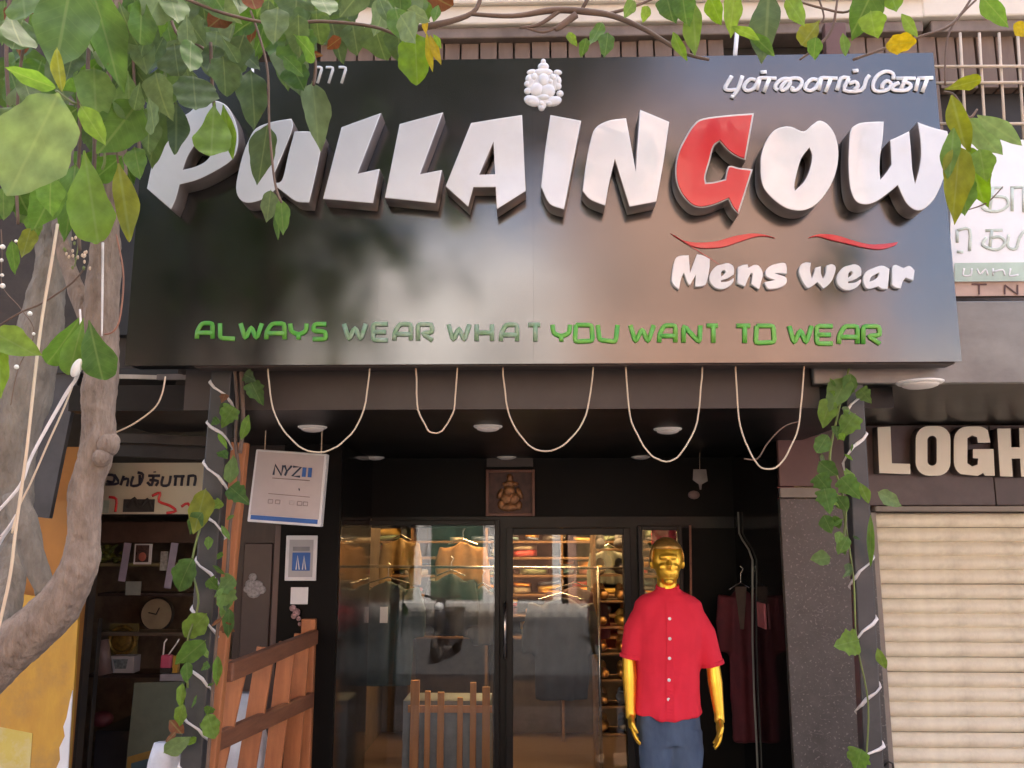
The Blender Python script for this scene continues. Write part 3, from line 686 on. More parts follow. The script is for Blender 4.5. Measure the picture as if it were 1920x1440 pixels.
# digits, top left (the rest of the number lies behind leaves)
D7 = [[(0, 1), (.95, 1), (.35, 0)]]
for x0 in (590, 611, 635):
    strokes('digit', D7, YS - .004, 6, M_white, sign, lambda u, v: (x0 + 15 * u, 156 - 30 * v), closed_smooth=False)
D0 = [[(.5, 1), (.08, .75), (.08, .25), (.5, 0), (.92, .25), (.92, .75), (.5, 1)]]
for x0, g_ in ((411, D0), (466, [[(.5, 1), (.5, 0)]]), (526, D0)):
    strokes('digit', g_, YS - .004, 6, M_white, sign, lambda u, v: (x0 + 15 * u, 156 - 30 * v), closed_smooth=False)
# white seated figure emblem in relief, built from rounded masses as the photo shows it
em = MB(); EX = lambda x: 960 + x / 12.0; EY = lambda y: 100 + y / 12.0
for x, y, rx, ry, a, d in [(705, 185, 50, 55, 0, .022), (705, 300, 110, 85, 0, .024), (700, 430, 190, 90, 0, .026), (440, 420, 95, 55, -10, .02), (1030, 430, 85, 55, 10, .02), (500, 530, 70, 85, 20, .026), (920, 540, 60, 80, -15, .026),
                        (710, 600, 110, 150, 0, .036), (370, 570, 60, 80, 10, .022), (340, 690, 60, 60, 0, .022), (350, 850, 70, 70, 0, .024), (560, 820, 130, 150, 15, .034), (800, 850, 150, 150, 0, .030), (860, 640, 60, 60, 0, .024), (1050, 620, 55, 90, 0, .022), (1040, 740, 65, 80, 0, .022), (1080, 910, 70, 70, 0, .024),
                        (720, 1000, 120, 70, 0, .034), (450, 1070, 165, 110, 25, .032), (950, 1080, 150, 100, -20, .032), (840, 1140, 70, 60, 0, .034), (665, 1140, 60, 60, 0, .030), (665, 1235, 62, 62, 0, .026)]:
    q = at(EX(x), EY(y), YS); s = .00225 / 12
    em.ell(q, (rx * s * 1.28, d * .42, ry * s * 1.28), 14, 9, Matrix.Rotation(R(a), 3, 'Y'))
for x, y, rx, ry in ((700, 720, 330, 380), (705, 320, 130, 150), (690, 1050, 360, 150), (420, 640, 120, 230), (990, 640, 110, 230), (675, 1180, 110, 90)):
    em.ell(at(EX(x), EY(y), YS), (rx * s, .007, ry * s), 20, 10)
em.build('emblem', M_white, sign, smooth=True, label='white relief emblem of a seated elephant-headed figure')

# ================================================================== POSTS, CORDS, WIRES
def post(pts, w, d, label):
    """Square post: front face centre line through the pixels pts at depth Y."""
    (x0, y0), (x1, y1), Y = pts
    a, b = at(x0, y0, Y), at(x1, y1, Y)
    b2 = a + (b - a) * ((a.z - 0.0) / (a.z - b.z))
    t = thing('awning_post', label, 'post', b2, 'square posts under the signboard')
    MB().beam(b2, a + (a - b).normalized() * .02, w, d, (0, 1, 0)).build('shaft', M_post, t, bevel=.006)
    MB().box(b2.x - .09, b2.x + .09, b2.y - .09, b2.y + .09, 0, .012).build('base_plate', M_post, t, bevel=.003)
    return a, b2
pa0, pa1 = post(((421, 690), (362, 1440), 3.78), .092, .07, 'dark grey square post left of the porch, wound with white cord')
pb0, pb1 = post(((1596, 695), (1634, 1440), 3.80), .078, .07, 'dark grey square post between the porch and the cream shutter')
def wound_cord(a, b, w, d, ylist, Y, left_first, label):
    """White flat cord wound round a square post: crosses the front at the given heights."""
    t = []; dirv = (b - a) / (b.z - a.z)
    def pt(z, sx, sy): 
        c = a + dirv * (z - a.z)
        return Vector((c.x + sx * (w / 2 + .004), c.y + sy * (d / 2 + .005), z))
    path = []
    for (yl, yr) in ylist:
        zl_, zr_ = zz(yl, Y - d / 2), zz(yr, Y - d / 2)
        if left_first: z_in, z_out, s = zl_, zr_, -1
        else: z_in, z_out, s = zr_, zl_, 1
        path += [pt(z_in + .03, s, .9), pt(z_in + .008, s, -.4), pt(z_in - .001, s * .93, -1.0)]
        for u in (.25, .5, .75):
            uu = u + .06 * math.sin(2 * math.pi * u)
            path.append(pt(z_in + (z_out - z_in) * uu, s * (1 - 2 * u), -1.0))
        path += [pt(z_out + .001, -s * .93, -1.0), pt(z_out - .012, -s, -.4), pt(z_out - .04, -s, .9)]
    rad = [.0062 + .0016 * math.sin(i * 1.1) for i in range(len(path))]
    mb = MB().tube(path, rad, 8)
    o = mb.build('cord', M_cord, None, smooth=True)
    return tag(o, label, 'cord', 'cords wound round the posts')
wound_cord(pa0, pa1, .092, .07, [(714, 748), (790, 820), (866, 904), (956, 990), (1050, 1088), (1143, 1180), (1247, 1288), (1346, 1382), (1440, 1480)], 3.78, True, 'white cord spiralling down the left post beside the railing')
wound_cord(pb0, pb1, .078, .07, [(772, 735), (850, 815), (1082, 1044), (1192, 1158), (1318, 1284), (1414, 1394), (1500, 1470)], 3.80, False, 'white cord spiralling down the right post by the shutter')

wires = [((502, 684), (597, 848), (693, 684), 'leftmost hanging wire loop, above the white notice box'), ((779, 684), (816, 812), (857, 684), 'narrowest and shortest hanging wire loop'),
         ((943, 684), (1022, 846), (1112, 684), 'middle hanging wire loop under the signboard'), ((1173, 684), (1249, 865), (1317, 684), 'hanging wire loop fourth from the left, above the mannequin'),
         ((1379, 684), (1441, 880), (1507, 684), 'rightmost and lowest hanging wire loop, beside the right post')]
for (x0, y0), (xm, ym), (x1, y1), lab in wires:
    pts = []
    for i in range(33):
        th = math.pi * i / 32
        c = -math.cos(th); h = math.sin(th) ** (.72 if x1 - x0 < 100 else .9)
        x = (xm + (c * (x1 - xm) if c > 0 else c * (xm - x0)))
        sl = 1 - .10 * h * (1 - abs(c)) * 0
        pts.append(at(x + 1.2 * math.sin(i * .8) + 1.6 * noise.noise(Vector((i * .45, xm, 0))), y0 + (ym - y0) * h + 1.8 * noise.noise(Vector((i * .4, xm, 5))), 3.66 + .012 * noise.noise(Vector((i * .3, xm, 9)))))
    o = MB().tube(pts, .0036, 8).build('hanging_wire', M_wire, None, smooth=True)
    tag(o, lab, 'wire', 'wire loops hanging below the signboard')

# ------------------------------------------------------------------ downlights
def downlight(px, py, Y, r, label, zc, drop=.02):
    p = at(px, py, Y); p.z = zc
    t = thing('downlight', label, 'light', p, 'round downlights in the porch ceiling')
    n = 28; rings = []
    for (rr, dz) in ((1.0, -.0005), (1.0, -.004), (.93, -.010), (.80, -.012)):
        rings.append([(p.x + r * rr * math.cos(2 * math.pi * j / n), p.y + r * rr * math.sin(2 * math.pi * j / n), p.z + dz) for j in range(n)])
    MB().loft(rings).build('rim', M_lampw, t, smooth=True)
    rings = []
    for i in range(5):
        a = i / 4 * math.pi / 2
        rr = .8 * math.cos(a) + .001
        rings.append([(p.x + r * rr * math.cos(2 * math.pi * j / n), p.y + r * rr * math.sin(2 * math.pi * j / n), p.z - .0115 - drop * math.sin(a)) for j in range(n)])
    MB().loft(rings).build('diffuser', pm('diffuser', (.70, .64, .58), .4, var=.04), t, smooth=True)
for px, py, lab in ((586, 800, 'front row downlight above the white notice box'), (915, 800, 'front row downlight above the framed picture'), (1252, 806, 'front row downlight inside the fourth wire loop')):
    yy = (ZC - 1.95) * F / (1000 - py)
    downlight(px, py, yy, .076, lab, ZC)
for px, py, lab in ((703, 861, 'small back row downlight above the left glass door'), (950, 861, 'small back row downlight just above the framed picture'), (1202, 871, 'small back row downlight above the mannequin')):
    yy = min(6.28, (ZC - 1.95) * F / (1000 - py))
    downlight(px, py, yy, .07, lab, ZC, .012)
downlight(1725, 721, (zf1 + .004 - 1.95) * F / (1000 - 719), .097, 'large downlight in the canopy above the cream shutter', zf1 + .004)

# ================================================================== SIGNS OF THE NEIGHBOURS
M_logh = pm('letter_beige', (.78, .71, .57), .4, col2=(.72, .65, .51), scale=3)
M_logh_s = pm('letter_beige_side', (.10, .075, .06), .5)
lg = thing('letter_sign', 'raised beige capital letters on the stone facing above the shutter', 'sign', at(1780, 892, YN))
def s3(pts): return [(1280 + p[0] / 3, 480 + p[1] / 3) + tuple(p[2:]) for p in pts]
def rr_(x0, x1, y0, y1, r):
    o = []
    for cx, cy, a0 in ((x1 - r, y0 + r, -90), (x1 - r, y1 - r, 0), (x0 + r, y1 - r, 90), (x0 + r, y0 + r, 180)):
        for k in range(7): o.append((cx + r * math.cos(R(a0 + 15 * k)), cy + r * math.sin(R(a0 + 15 * k))))
    return o
logh = [
 [[(1095, 962), (1170, 958), (1178, 1165), (1280, 1168), (1282, 1228), (1105, 1222)]],
 [rr_(1310, 1508, 955, 1237, 75), rr_(1378, 1428, 1012, 1178, 24)],
 [rr_(1525, 1740, 957, 1238, 78)[0:4] + [(1733, 1050), (1660, 1052), (1655, 1020), (1628, 1010), (1603, 1025), (1603, 1165), (1628, 1182), (1658, 1172), (1662, 1140), (1632, 1138), (1632, 1085), (1750, 1085), (1757, 1237), (1700, 1237), (1690, 1222), (1660, 1238)] + rr_(1525, 1740, 957, 1238, 78)[16:28]],
 [[(1768, 970), (1845, 968), (1850, 1075), (1895, 1075), (1892, 966), (1968, 964), (1978, 1242), (1903, 1242), (1898, 1140), (1852, 1140), (1858, 1242), (1785, 1240)]],
]
for lp in logh:
    letter_px([s3(q) for q in lp], YN - .085, .08, M_logh, M_logh_s, 'letter', lg, .003)
# white signboard with pale green lettering, far right
YW = 3.84
ws = thing('signboard', 'white signboard with pale green lettering at the right edge', 'signboard', at(1860, 530, YW))
MB().add([at(1782, 262, YW), at(2020, 262, YW), at(2020, 527, YW), at(1782, 527, YW)] + [at(1782, 262, YW) + Vector((0, .03, 0)), at(2020, 262, YW) + Vector((0, .03, 0)), at(2020, 527, YW) + Vector((0, .03, 0)), at(1782, 527, YW) + Vector((0, .03, 0))],
         [(0, 3, 2, 1), (4, 5, 6, 7), (0, 1, 5, 4), (1, 2, 6, 5), (2, 3, 7, 6), (3, 0, 4, 7)]).build('board', pm('board_white', (.80, .80, .79), .4, var=.03, grime=.15, gcol=(.55, .56, .52)), ws)
M_lg = pm('print_pale_green', (.56, .62, .53), .5, var=.15, scale=20)
MB().add([at(1790, 493, YW - .004), at(2020, 491, YW - .004), at(2020, 526, YW - .004), at(1790, 528, YW - .004)], [(0, 3, 2, 1)]).build('green_band', pm('band_green', (.45, .56, .46), .5, var=.1), ws)
for ls in ([[(1845, 352), (1880, 352)], [(1862, 352), (1855, 398)], [(1850, 372), (1842, 390), (1870, 396), (1890, 385), (1885, 370), (1860, 368)]],
           [[(1895, 352), (1925, 350)], [(1898, 352), (1898, 396)], [(1920, 352), (1920, 398)]],
           [[(1795, 432), (1795, 455)], [(1795, 432), (1818, 430), (1818, 470)], [(1795, 472), (1806, 472)]],
           [[(1848, 432), (1880, 431)], [(1860, 432), (1856, 465)], [(1850, 445), (1843, 460), (1870, 468), (1885, 455), (1875, 444), (1858, 446)]],
           [[(1892, 440), (1890, 462), (1905, 466), (1912, 445), (1925, 432), (1930, 465)]]):
    strokes('letter', ls, YW - .002, 6, M_lg, ws, flat=.2)
for ls in ([[(1808, 503), (1806, 516), (1820, 516), (1822, 503)]], [[(1832, 504), (1838, 514), (1848, 505), (1852, 516)]], [[(1862, 503), (1862, 517)], [(1862, 510), (1880, 506), (1884, 517)]], [[(1895, 503), (1893, 517), (1910, 515)]]):
    strokes('small_letter', ls, YW - .005, 3.6, M_paper, ws, flat=.2)
# cream signboard of the gift shop, left
YT = 5.3
gs = thing('signboard', 'cream signboard with dark lettering over the gift shop, behind the tree trunk', 'signboard', at(285, 965, YT))
bx = lambda p, q, Y, x0, y0, x1, y1: MB().box(at(x0, y1, Y).x, at(x1, y0, Y).x, Y, Y + q, at(x0, y1, Y).z, at(x0, y0, Y).z)
bx(0, .03, YT, 186, 868, 384, 964).build('board', pm('board_cream', (.52, .46, .33), .5, col2=(.46, .40, .30), scale=4, grime=.25, gcol=(.3, .26, .2)), gs)
M_navy = pm('print_navy', (.012, .012, .03), .5)
for ls in ([[(200, 890), (214, 892), (212, 904), (200, 902)], [(214, 890), (222, 906), (198, 908)]], [[(232, 892), (226, 910)], [(228, 900), (240, 898), (238, 912)]], [[(250, 893), (246, 910), (262, 908), (268, 890), (258, 886)], [(262, 890), (262, 910)]],
           [[(278, 892), (300, 892)], [(290, 884), (290, 886)], [(288, 892), (284, 910), (276, 904)], [(280, 900), (296, 902), (292, 911)]], [[(306, 893), (303, 909), (316, 909), (320, 892)]], [[(330, 892), (328, 911)], [(342, 892), (340, 911)], [(326, 893), (346, 893)]], [[(354, 892), (352, 911)], [(352, 893), (366, 893), (364, 911)]]):
    strokes('letter', ls, YT - .004, 5.2, M_navy, gs, flat=.3)
for nm, rect, mt in (('print_patch', (230, 936, 290, 960), M_dark), ('print_patch', (190, 938, 205, 962), pm('print_mint', (.36, .42, .34), .5))):
    bx(0, .004, YT - .005, *rect).build(nm, mt, gs)
for ls in ([[(204, 932), (218, 936), (216, 960)]], [[(285, 930), (300, 924), (298, 940), (318, 948), (330, 958), (312, 962)]], [[(340, 950), (352, 944), (362, 958)]]):
    strokes('print_mark', ls, YT - .007, 5, M_red, gs)
strokes('print_mark', [[(238, 952), (252, 934), (262, 952), (276, 936), (286, 954)]], YT - .010, 6, M_dark, gs)

# ================================================================== SMALL THINGS IN THE PORCH
# white notice box, hung askew
YB = 4.6
nbx = thing('notice_box', 'white hanging notice box with a blue stripe along its foot', 'notice', at(535, 985, YB))
q = [at(480, 842, YB), at(613, 851, YB), at(601, 988, YB - .01), at(463, 978, YB - .01)]
dv = Vector((.0, .06, .0))
MB().add(q + [p + dv for p in q], [(0, 3, 2, 1), (4, 5, 6, 7), (0, 1, 5, 4), (1, 2, 6, 5), (2, 3, 7, 6), (3, 0, 4, 7)]).build('case', M_paper, nbx, bevel=.006)
def onq(u, v, off=.004):
    a = q[0].lerp(q[1], u); b = q[3].lerp(q[2], u); p = a.lerp(b, v); p.y -= off; return p
def patch(name, u0, v0, u1, v1, mat, par, off=.0035):
    c = [onq(u0, v0, off), onq(u1, v0, off), onq(u1, v1, off), onq(u0, v1, off)]
    return MB().add(c + [p + Vector((0, .003, 0)) for p in c], [(0, 3, 2, 1), (4, 5, 6, 7), (0, 1, 5, 4), (1, 2, 6, 5), (2, 3, 7, 6), (3, 0, 4, 7)]).build(name, mat, par)
M_pink_paper = pm('paper_pinkish', (.50, .43, .41), .55, var=.05)
patch('face_sheet', .035, .03, .965, .90, M_pink_paper, nbx)
M_blue = pm('print_blue', (.03, .12, .38), .5, var=.1)
patch('blue_stripe', .045, .905, .955, .965, M_blue, nbx)
def qstroke(name, lines, mat, off, wdt):
    mb = MB()
    for i, ln in enumerate(lines): mb.tube([onq(u, v, off + .0004 * i) for u, v in ln], wdt, 6, .4, (0, -1, 0))
    return mb.build(name, mat, nbx)
M_ink = pm('print_ink', (.02, .035, .07), .5)
for ln in ([[(.29, .34), (.30, .20), (.40, .34), (.41, .20)]], [[(.43, .20), (.47, .28), (.53, .20)], [(.47, .28), (.45, .34)]], [[(.55, .21), (.66, .21), (.55, .34), (.66, .34)]]):
    qstroke('print_letter', ln, M_ink, .006, .006)
for ln in ([[(.70, .21), (.70, .34)], [(.72, .21), (.72, .34)]], [[(.78, .21), (.78, .34)], [(.80, .21), (.80, .34)]]):
    qstroke('print_letter', ln, M_blue, .006, .007)
qstroke('print_line', [[(.28, .385), (.80, .385)]], pm('print_brown', (.2, .14, .12), .6), .006, .002)
qstroke('print_line', [[(.25, .60), (.82, .61)]], MATS['print_brown'], .006, .0015)
for u0 in (.26, .36, .55, .66, .74): qstroke('print_mark', [[(u0, .68), (u0, .73), (u0 + .06, .73), (u0 + .06, .68), (u0, .68)]], M_pink_paper if u0 == .55 else pm('print_grey', (.30, .25, .24), .6), .006, .0025)
qstroke('print_mark', [[(.66, .50), (.67, .53)]], M_ink, .006, .003)
for u in (.1, .9):
    MB().tube([onq(u, .0, -.03), onq(u, .0, -.03) + Vector((0, 0, ZC - onq(u, 0).z))], .003, 6).build('hanger', M_wire, nbx)

# framed certificate and card on the black wall
YC = 5.355
ce = thing('framed_certificate', 'white framed certificate with a small blue picture on the black wall', 'picture', at(563, 1090, YC))
bx(0, .018, YC - .018, 533, 1004, 595, 1089).build('frame', M_paper, ce, bevel=.004)
bx(0, .003, YC - .021, 540, 1012, 588, 1082).build('mat', pm('mat_grey', (.42, .41, .41), .6, var=.05), ce)
pic = bx(0, .003, YC - .0245, 547, 1036, 582, 1070).build('print', M_blue, ce)
bx(0, .003, YC - .0245, 549, 1025, 581, 1033).build('print_band', pm('print_grey2', (.25, .25, .26), .6), ce)
for x in (558, 570): MB().tube([at(x - 3, 1068, YC - .027), at(x, 1042, YC - .027), at(x + 3, 1068, YC - .027)], .004, 6, .4, (0, -1, 0)).build('print_figure', M_paper, pic)
cd = bx(0, .006, YC - .007, 544, 1101, 578, 1133).build('card', M_paper, None, bevel=.002)
tag(cd, 'small blank white card below the framed certificate', 'card')
fl = MB(); fx = [(549, 1140, 7), (556, 1148, 8), (551, 1155, 6), (560, 1160, 5), (562, 1170, 4)]
for x, y, r in fx: fl.ell(at(x, y, YC - .02), (r * .003, .012, r * .003), 8, 6)
o = fl.build('flower_sprig', pm('sprig', (.42, .26, .25), .7, var=.5, scale=60), None, smooth=True); tag(o, 'small pinkish dried sprig below the blank white card', 'flower')

# framed relief above the doors
YP = 6.38
fr = thing('framed_picture', 'brown framed relief picture above the glass doors', 'picture', at(957, 968, YP))
M_frame = pm('frame_brown', (.16, .06, .035), .45, var=.2)
x0, x1, z0, z1 = at(911, 968, YP).x, at(1003, 968, YP).x, at(911, 968, YP).z, at(911, 881, YP).z
fb = MB(); b_ = .022
fb.box(x0, x0 + b_, YP - .03, YP, z0, z1); fb.box(x1 - b_, x1, YP - .03, YP, z0, z1); fb.box(x0 + b_, x1 - b_, YP - .029, YP, z1 - b_, z1 - .0005); fb.box(x0 + b_, x1 - b_, YP - .029, YP, z0 + .0005, z0 + b_)
fb.build('frame', M_frame, fr, bevel=.003)
MB().box(x0 + b_, x1 - b_, YP - .012, YP - .002, z0 + b_, z1 - b_).build('back', pm('relief_back', (.075, .035, .025), .6, var=.25, scale=20), fr)
rl = MB()
for x, y, rx, ry, a in ((956, 896, 7, 9, 0), (956, 907, 11, 8, 0), (955, 920, 12, 13, 0), (950, 934, 14, 13, 10), (964, 935, 13, 13, -10), (938, 926, 6, 12, 25), (974, 925, 6, 13, -25), (955, 951, 22, 9, 0), (940, 946, 8, 10, 0), (972, 947, 8, 10, 0), (948, 908, 7, 5, 0), (966, 908, 7, 5, 0), (958, 930, 4, 13, 12)):
    rl.ell(at(x, y, YP - .014), (rx * .0036, .014, ry * .0036), 10, 7, Matrix.Rotation(R(a), 3, 'Y'))
rl.build('relief', pm('relief_bronze', (.28, .13, .05), .4, metal=.4, var=.3, scale=30), fr, smooth=True)

# small hanging paper charm, right of the picture
ch = thing('hanging_charm', 'small grey paper charm hanging in front of the black wall', 'ornament', at(1310, 935, 6.0))
MB().tube([at(1312, 880, 6.0), at(1312, 780, 6.0)], .0015, 5).build('thread', M_wire, ch)
MB().loft([[at(1300, 880, 5.99), at(1324, 880, 5.99), at(1324, 880, 6.01), at(1300, 880, 6.01)], [at(1299, 900, 5.985), at(1327, 902, 5.985), at(1327, 902, 6.015), at(1299, 900, 6.015)], [at(1310, 908, 5.99), at(1316, 908, 5.99), at(1316, 908, 6.01), at(1310, 908, 6.01)], [at(1312, 918, 5.995), at(1315, 918, 5.995), at(1315, 918, 6.0), at(1312, 918, 6.0)]]).build('paper', pm('charm_grey', (.22, .21, .20), .7, var=.2), ch)
MB().ell(at(1301, 928, 6.0), (.042, .02, .03), 10, 6).build('tassel', pm('charm_brown', (.2, .14, .12), .7, var=.3), ch, smooth=True)

# pale conduit and pink tag on the right wall
XW = XR - .012
cpts = [(XW, 6.02, ZC - .01), (XW, 6.02, 2.2)]
def sidept(px, py):  # point on the right side wall under a pixel
    d = CAMR @ Vector(((px - 960) / F, -(py - 720) / F, -1)); return CAMP + d * ((XW - CAMP.x) / d.x)
path = [sidept(x, y) for x, y in ((1386, 1000), (1392, 1012), (1404, 1030), (1411, 1050), (1411, 1100), (1411, 1200), (1414, 1300), (1418, 1380), (1421, 1450), (1424, 1560))]
path = [sidept(1384, 960)] + path
o = MB().tube(path, .0065, 8).build('cable', pm('cable_grey', (.26, .25, .21), .75, var=.1), None, smooth=True); tag(o, 'pale grey cable running down the polished side wall', 'cable')
a_, b_2 = sidept(1420, 1128), sidept(1436, 1180)
o = MB().box(XW - .006, XW + .008, min(a_.y, b_2.y), max(a_.y, b_2.y), min(a_.z, b_2.z), max(a_.z, b_2.z)).build('tag_card', pm('card_pink', (.45, .12, .13), .5, var=.15, scale=20), None, bevel=.002); tag(o, 'pinkish red tag on the polished side wall by the cable', 'tag')

# ================================================================== WOODEN RAILING
rail = thing('wooden_railing', 'orange stained wooden railing with slats leading into the porch', 'railing', at(420, 1440, 3.95))
YR0, YR1 = 3.98, 5.32
def rpt(px0, py0, px1, py1, t):
    a, b = at(px0, py0, YR0), at(px1, py1, YR1); return a.lerp(b, t)
ta, tb = at(428, 1252, YR0), at(590, 1201, YR1); la, lb = at(392, 1396, YR0), at(582, 1312, YR1)
ta.z = tb.z = (ta.z + tb.z) / 2
MB().beam(ta, tb, .045, .085).build('rail', M_wood2, rail, bevel=.008)
MB().beam(la, lb, .045, .085).build('rail', M_wood2, rail, bevel=.008)
pf = at(449, 830, 3.93); pf2 = at(388, 1440, 3.93); pf3 = pf2 + (pf2 - pf).normalized() * ((pf2.z - .02) / abs((pf2 - pf).normalized().z))
MB().beam(pf, pf3, .085, .05, (0, 1, 0)).build('post', M_wood, rail, bevel=.006, label='tall front post of the railing')
pe = at(580, 1160, 5.34); MB().beam(pe, (pe.x, pe.y, 0.02), .085, .05, (0, 1, 0)).build('post', M_wood, rail, bevel=.006)
off = Vector((-.035, 0.0, 0))
for i, t in enumerate((.16, .44, .70, .90)):
    top = ta.lerp(tb, t) + off + Vector((0, 0, .035 if i % 2 else .02)); lo = la.lerp(lb, t) + off
    d = (lo - top).normalized(); bot = top + d * ((top.z - .15) / -d.z)
    MB().beam(top, bot, .098, .018, (0.1, 1, 0)).build('slat', M_wood, rail, bevel=.003)
# white sacks behind the railing
def sack(pxs, Y, r, h, mat, label, seed=0):
    p = at(pxs[0], pxs[1], Y); rings = []
    for i in range(9):
        t = i / 8; rr = r * (1.0 - .25 * t - .35 * max(0, t - .75) * 4 * .6)
        z = p.z - h * (1 - t)
        rings.append([Vector((p.x + rr * (1 + .15 * noise.noise(Vector((math.cos(a) * 2, math.sin(a) * 2, t * 3 + seed)))) * math.cos(a), p.y + .7 * rr * (1 + .2 * noise.noise(Vector((math.cos(a) * 3, math.sin(a) * 3, t * 4 + seed)))) * math.sin(a), z)) for a in [2 * math.pi * k / 20 for k in range(20)]])
    o = MB().loft(rings).build('sack', mat, None, smooth=True); return tag(o, label, 'sack')
M_plastic = pm('plastic_white', (.70, .72, .76), .4, var=.12, scale=9, bump=.3, bscale=14)
sack((458, 1300, 0), 5.0, .17, 1.0, M_plastic, 'white sack standing behind the railing slats', 3)
sack((312, 1392, 0), 4.2, .10, .34, M_plastic, 'white plastic bag at the foot of the left post', 9)
bt = at(312, 1392, 4.2)
stl = thing('stool', 'dark wooden stool under the white plastic bag by the left post', 'stool', (bt.x, bt.y, 0))
MB().box(bt.x - .14, bt.x + .14, bt.y - .13, bt.y + .13, bt.z - .37, bt.z - .338).build('seat', M_dark_wood, stl, bevel=.005)
for sx in (-1, 1):
    for sy in (-1, 1):
        MB().beam((bt.x + sx * .11, bt.y + sy * .10, bt.z - .372), (bt.x + sx * .125, bt.y + sy * .115, -.004), .03, .03, (0, 1, 0)).build('leg', M_dark_wood, stl)

# ================================================================== MANNEQUIN
YM = 4.9
mq = thing('mannequin', 'golden mannequin in a red short sleeved shirt and blue jeans', 'mannequin', (at(1250, 1200, YM).x, YM, 0.03))
mp_ = lambda px, py, dy=0.0: Vector((at(px, py, YM).x, YM + dy, at(px, py, YM).z))
S = YM / F * 1.0
bd = MB()
hc = mp_(1251, 1050)
bd.ell(hc + Vector((0, .015, .008)), (.089, .108, .109), 24, 16)                 # skull
bd.ell(hc + Vector((-.003, -.025, -.045)), (.067, .077, .090), 20, 14)           # face and jaw
bd.ell(hc + Vector((-.006, -.078, -.112)), (.026, .026, .022), 12, 8)            # chin
bd.tube([hc + Vector((-.006, -.088, .012)), hc + Vector((-.007, -.110, -.030)), hc + Vector((-.007, -.100, -.040))], [.010, .016, .012], 10)  # nose
bd.ell(hc + Vector((-.006, -.078, .018)), (.050, .026, .020), 14, 8)             # brow
for sx in (-1, 1): bd.ell(hc + Vector((sx * .034 - .006, -.082, -.036)), (.020, .014, .018), 10, 7)   # cheeks
bd.ell(hc + Vector((-.006, -.093, -.071)), (.024, .012, .007), 12, 7); bd.ell(hc + Vector((-.006, -.091, -.083)), (.020, .012, .007), 12, 7)
for sx in (-1, 1): bd.ell(hc + Vector((sx * .087, .012, -.020)), (.010, .018, .030), 10, 8, Matrix.Rotation(sx * .35, 3, 'Z'))
bd.tube([hc + Vector((0, .02, -.06)), mp_(1251, 1112, .01), mp_(1252, 1140, .01)], [.055, .056, .08], 18)
bd.tube([mp_(1252, 1122, .01), mp_(1252, 1170, 0), mp_(1252, 1260, 0), mp_(1252, 1345, 0)], [.075, .085, .085, .085], 20)
def arm(sh, el, wr, tip, s):
    bd.tube([sh, sh.lerp(el, .5), el, el.lerp(wr, .35), wr, wr + (tip - wr) * .2], [.040, .042, .038, .040, .027, .028], 16)
    d = (tip - wr); L_ = d.length; dn = d.normalized()
    side = Vector((0, -1, 0))                                   # palm faces the thigh, thumb to the front
    pal = wr + dn * L_ * .32
    out = dn.cross(side).normalized()
    bd.tube([wr, wr + dn * L_ * .15, wr + dn * L_ * .35, wr + dn * L_ * .50], [.024, .034, .040, .036], 14, .5, out)
    for k, (fo, ln) in enumerate(((.030, .46), (.011, .52), (-.009, .49), (-.028, .40))):
        a = wr + dn * L_ * .46 + side * fo
        cur = -s * .010 * (1 + .5 * k)
        inward = Vector((-s, 0, 0))
        b1 = a + dn * L_ * ln * .45 + inward * .006; b2 = a + dn * L_ * ln * .75 + inward * .018; b3 = a + dn * L_ * ln * .98 + inward * .034
        bd.tube([a, b1, b2, b3], [.0105, .0098, .0088, .007], 10)
    th = wr + dn * L_ * .14 + side * .028
    bd.tube([th, th + dn * L_ * .16 + side * .028, th + dn * L_ * .32 + side * .036 + Vector((-s * .010, 0, 0)), th + dn * L_ * .44 + side * .030 + Vector((-s * .022, 0, 0))], [.015, .012, .0105, .008], 10)
arm(mp_(1208, 1156), mp_(1179, 1235, -.01), mp_(1180, 1330, -.05), mp_(1186, 1392, -.07), -1)
arm(mp_(1299, 1158), mp_(1336, 1245, -.01), mp_(1345, 1338, -.05), mp_(1346, 1400, -.07), 1)
link('body', remesh(bd, .0042, 7), M_gold, mq, smooth=True)
# added cap: darker bronze paints the dim reflection over the head top
hp = MB(); 
rings = []
for i in range(9):
    t = i / 8 * 1.75; rr = math.sin(t); zt = math.cos(t)
    rings.append([hc + Vector((.0925 * rr * math.cos(a), .020 + .111 * rr * math.sin(a), .010 + .112 * zt)) for a in [2 * math.pi * j / 30 for j in range(30)]])
hv, hf = [p for r_ in rings for p in r_], []
for i in range(8):
    for j in range(30):
        a = 2 * math.pi * (j + .5) / 30; front = -math.sin(a)
        if i / 8 * 1.75 > 1.02 and front > .35: continue        # leave the face open
        hf.append((i * 30 + j, i * 30 + (j + 1) % 30, (i + 1) * 30 + (j + 1) % 30, (i + 1) * 30 + j))
ho_ = hp.add(hv, hf).build('head_shade_cap', pm('mannequin_shade_bronze', (.52, .28, .07), .34, metal=.7, var=.2, scale=30, stretch=(1, 1, 3)), mq, smooth=True)
sd = ho_.modifiers.new('thick', 'SOLIDIFY'); sd.thickness = .005; sd.offset = 1
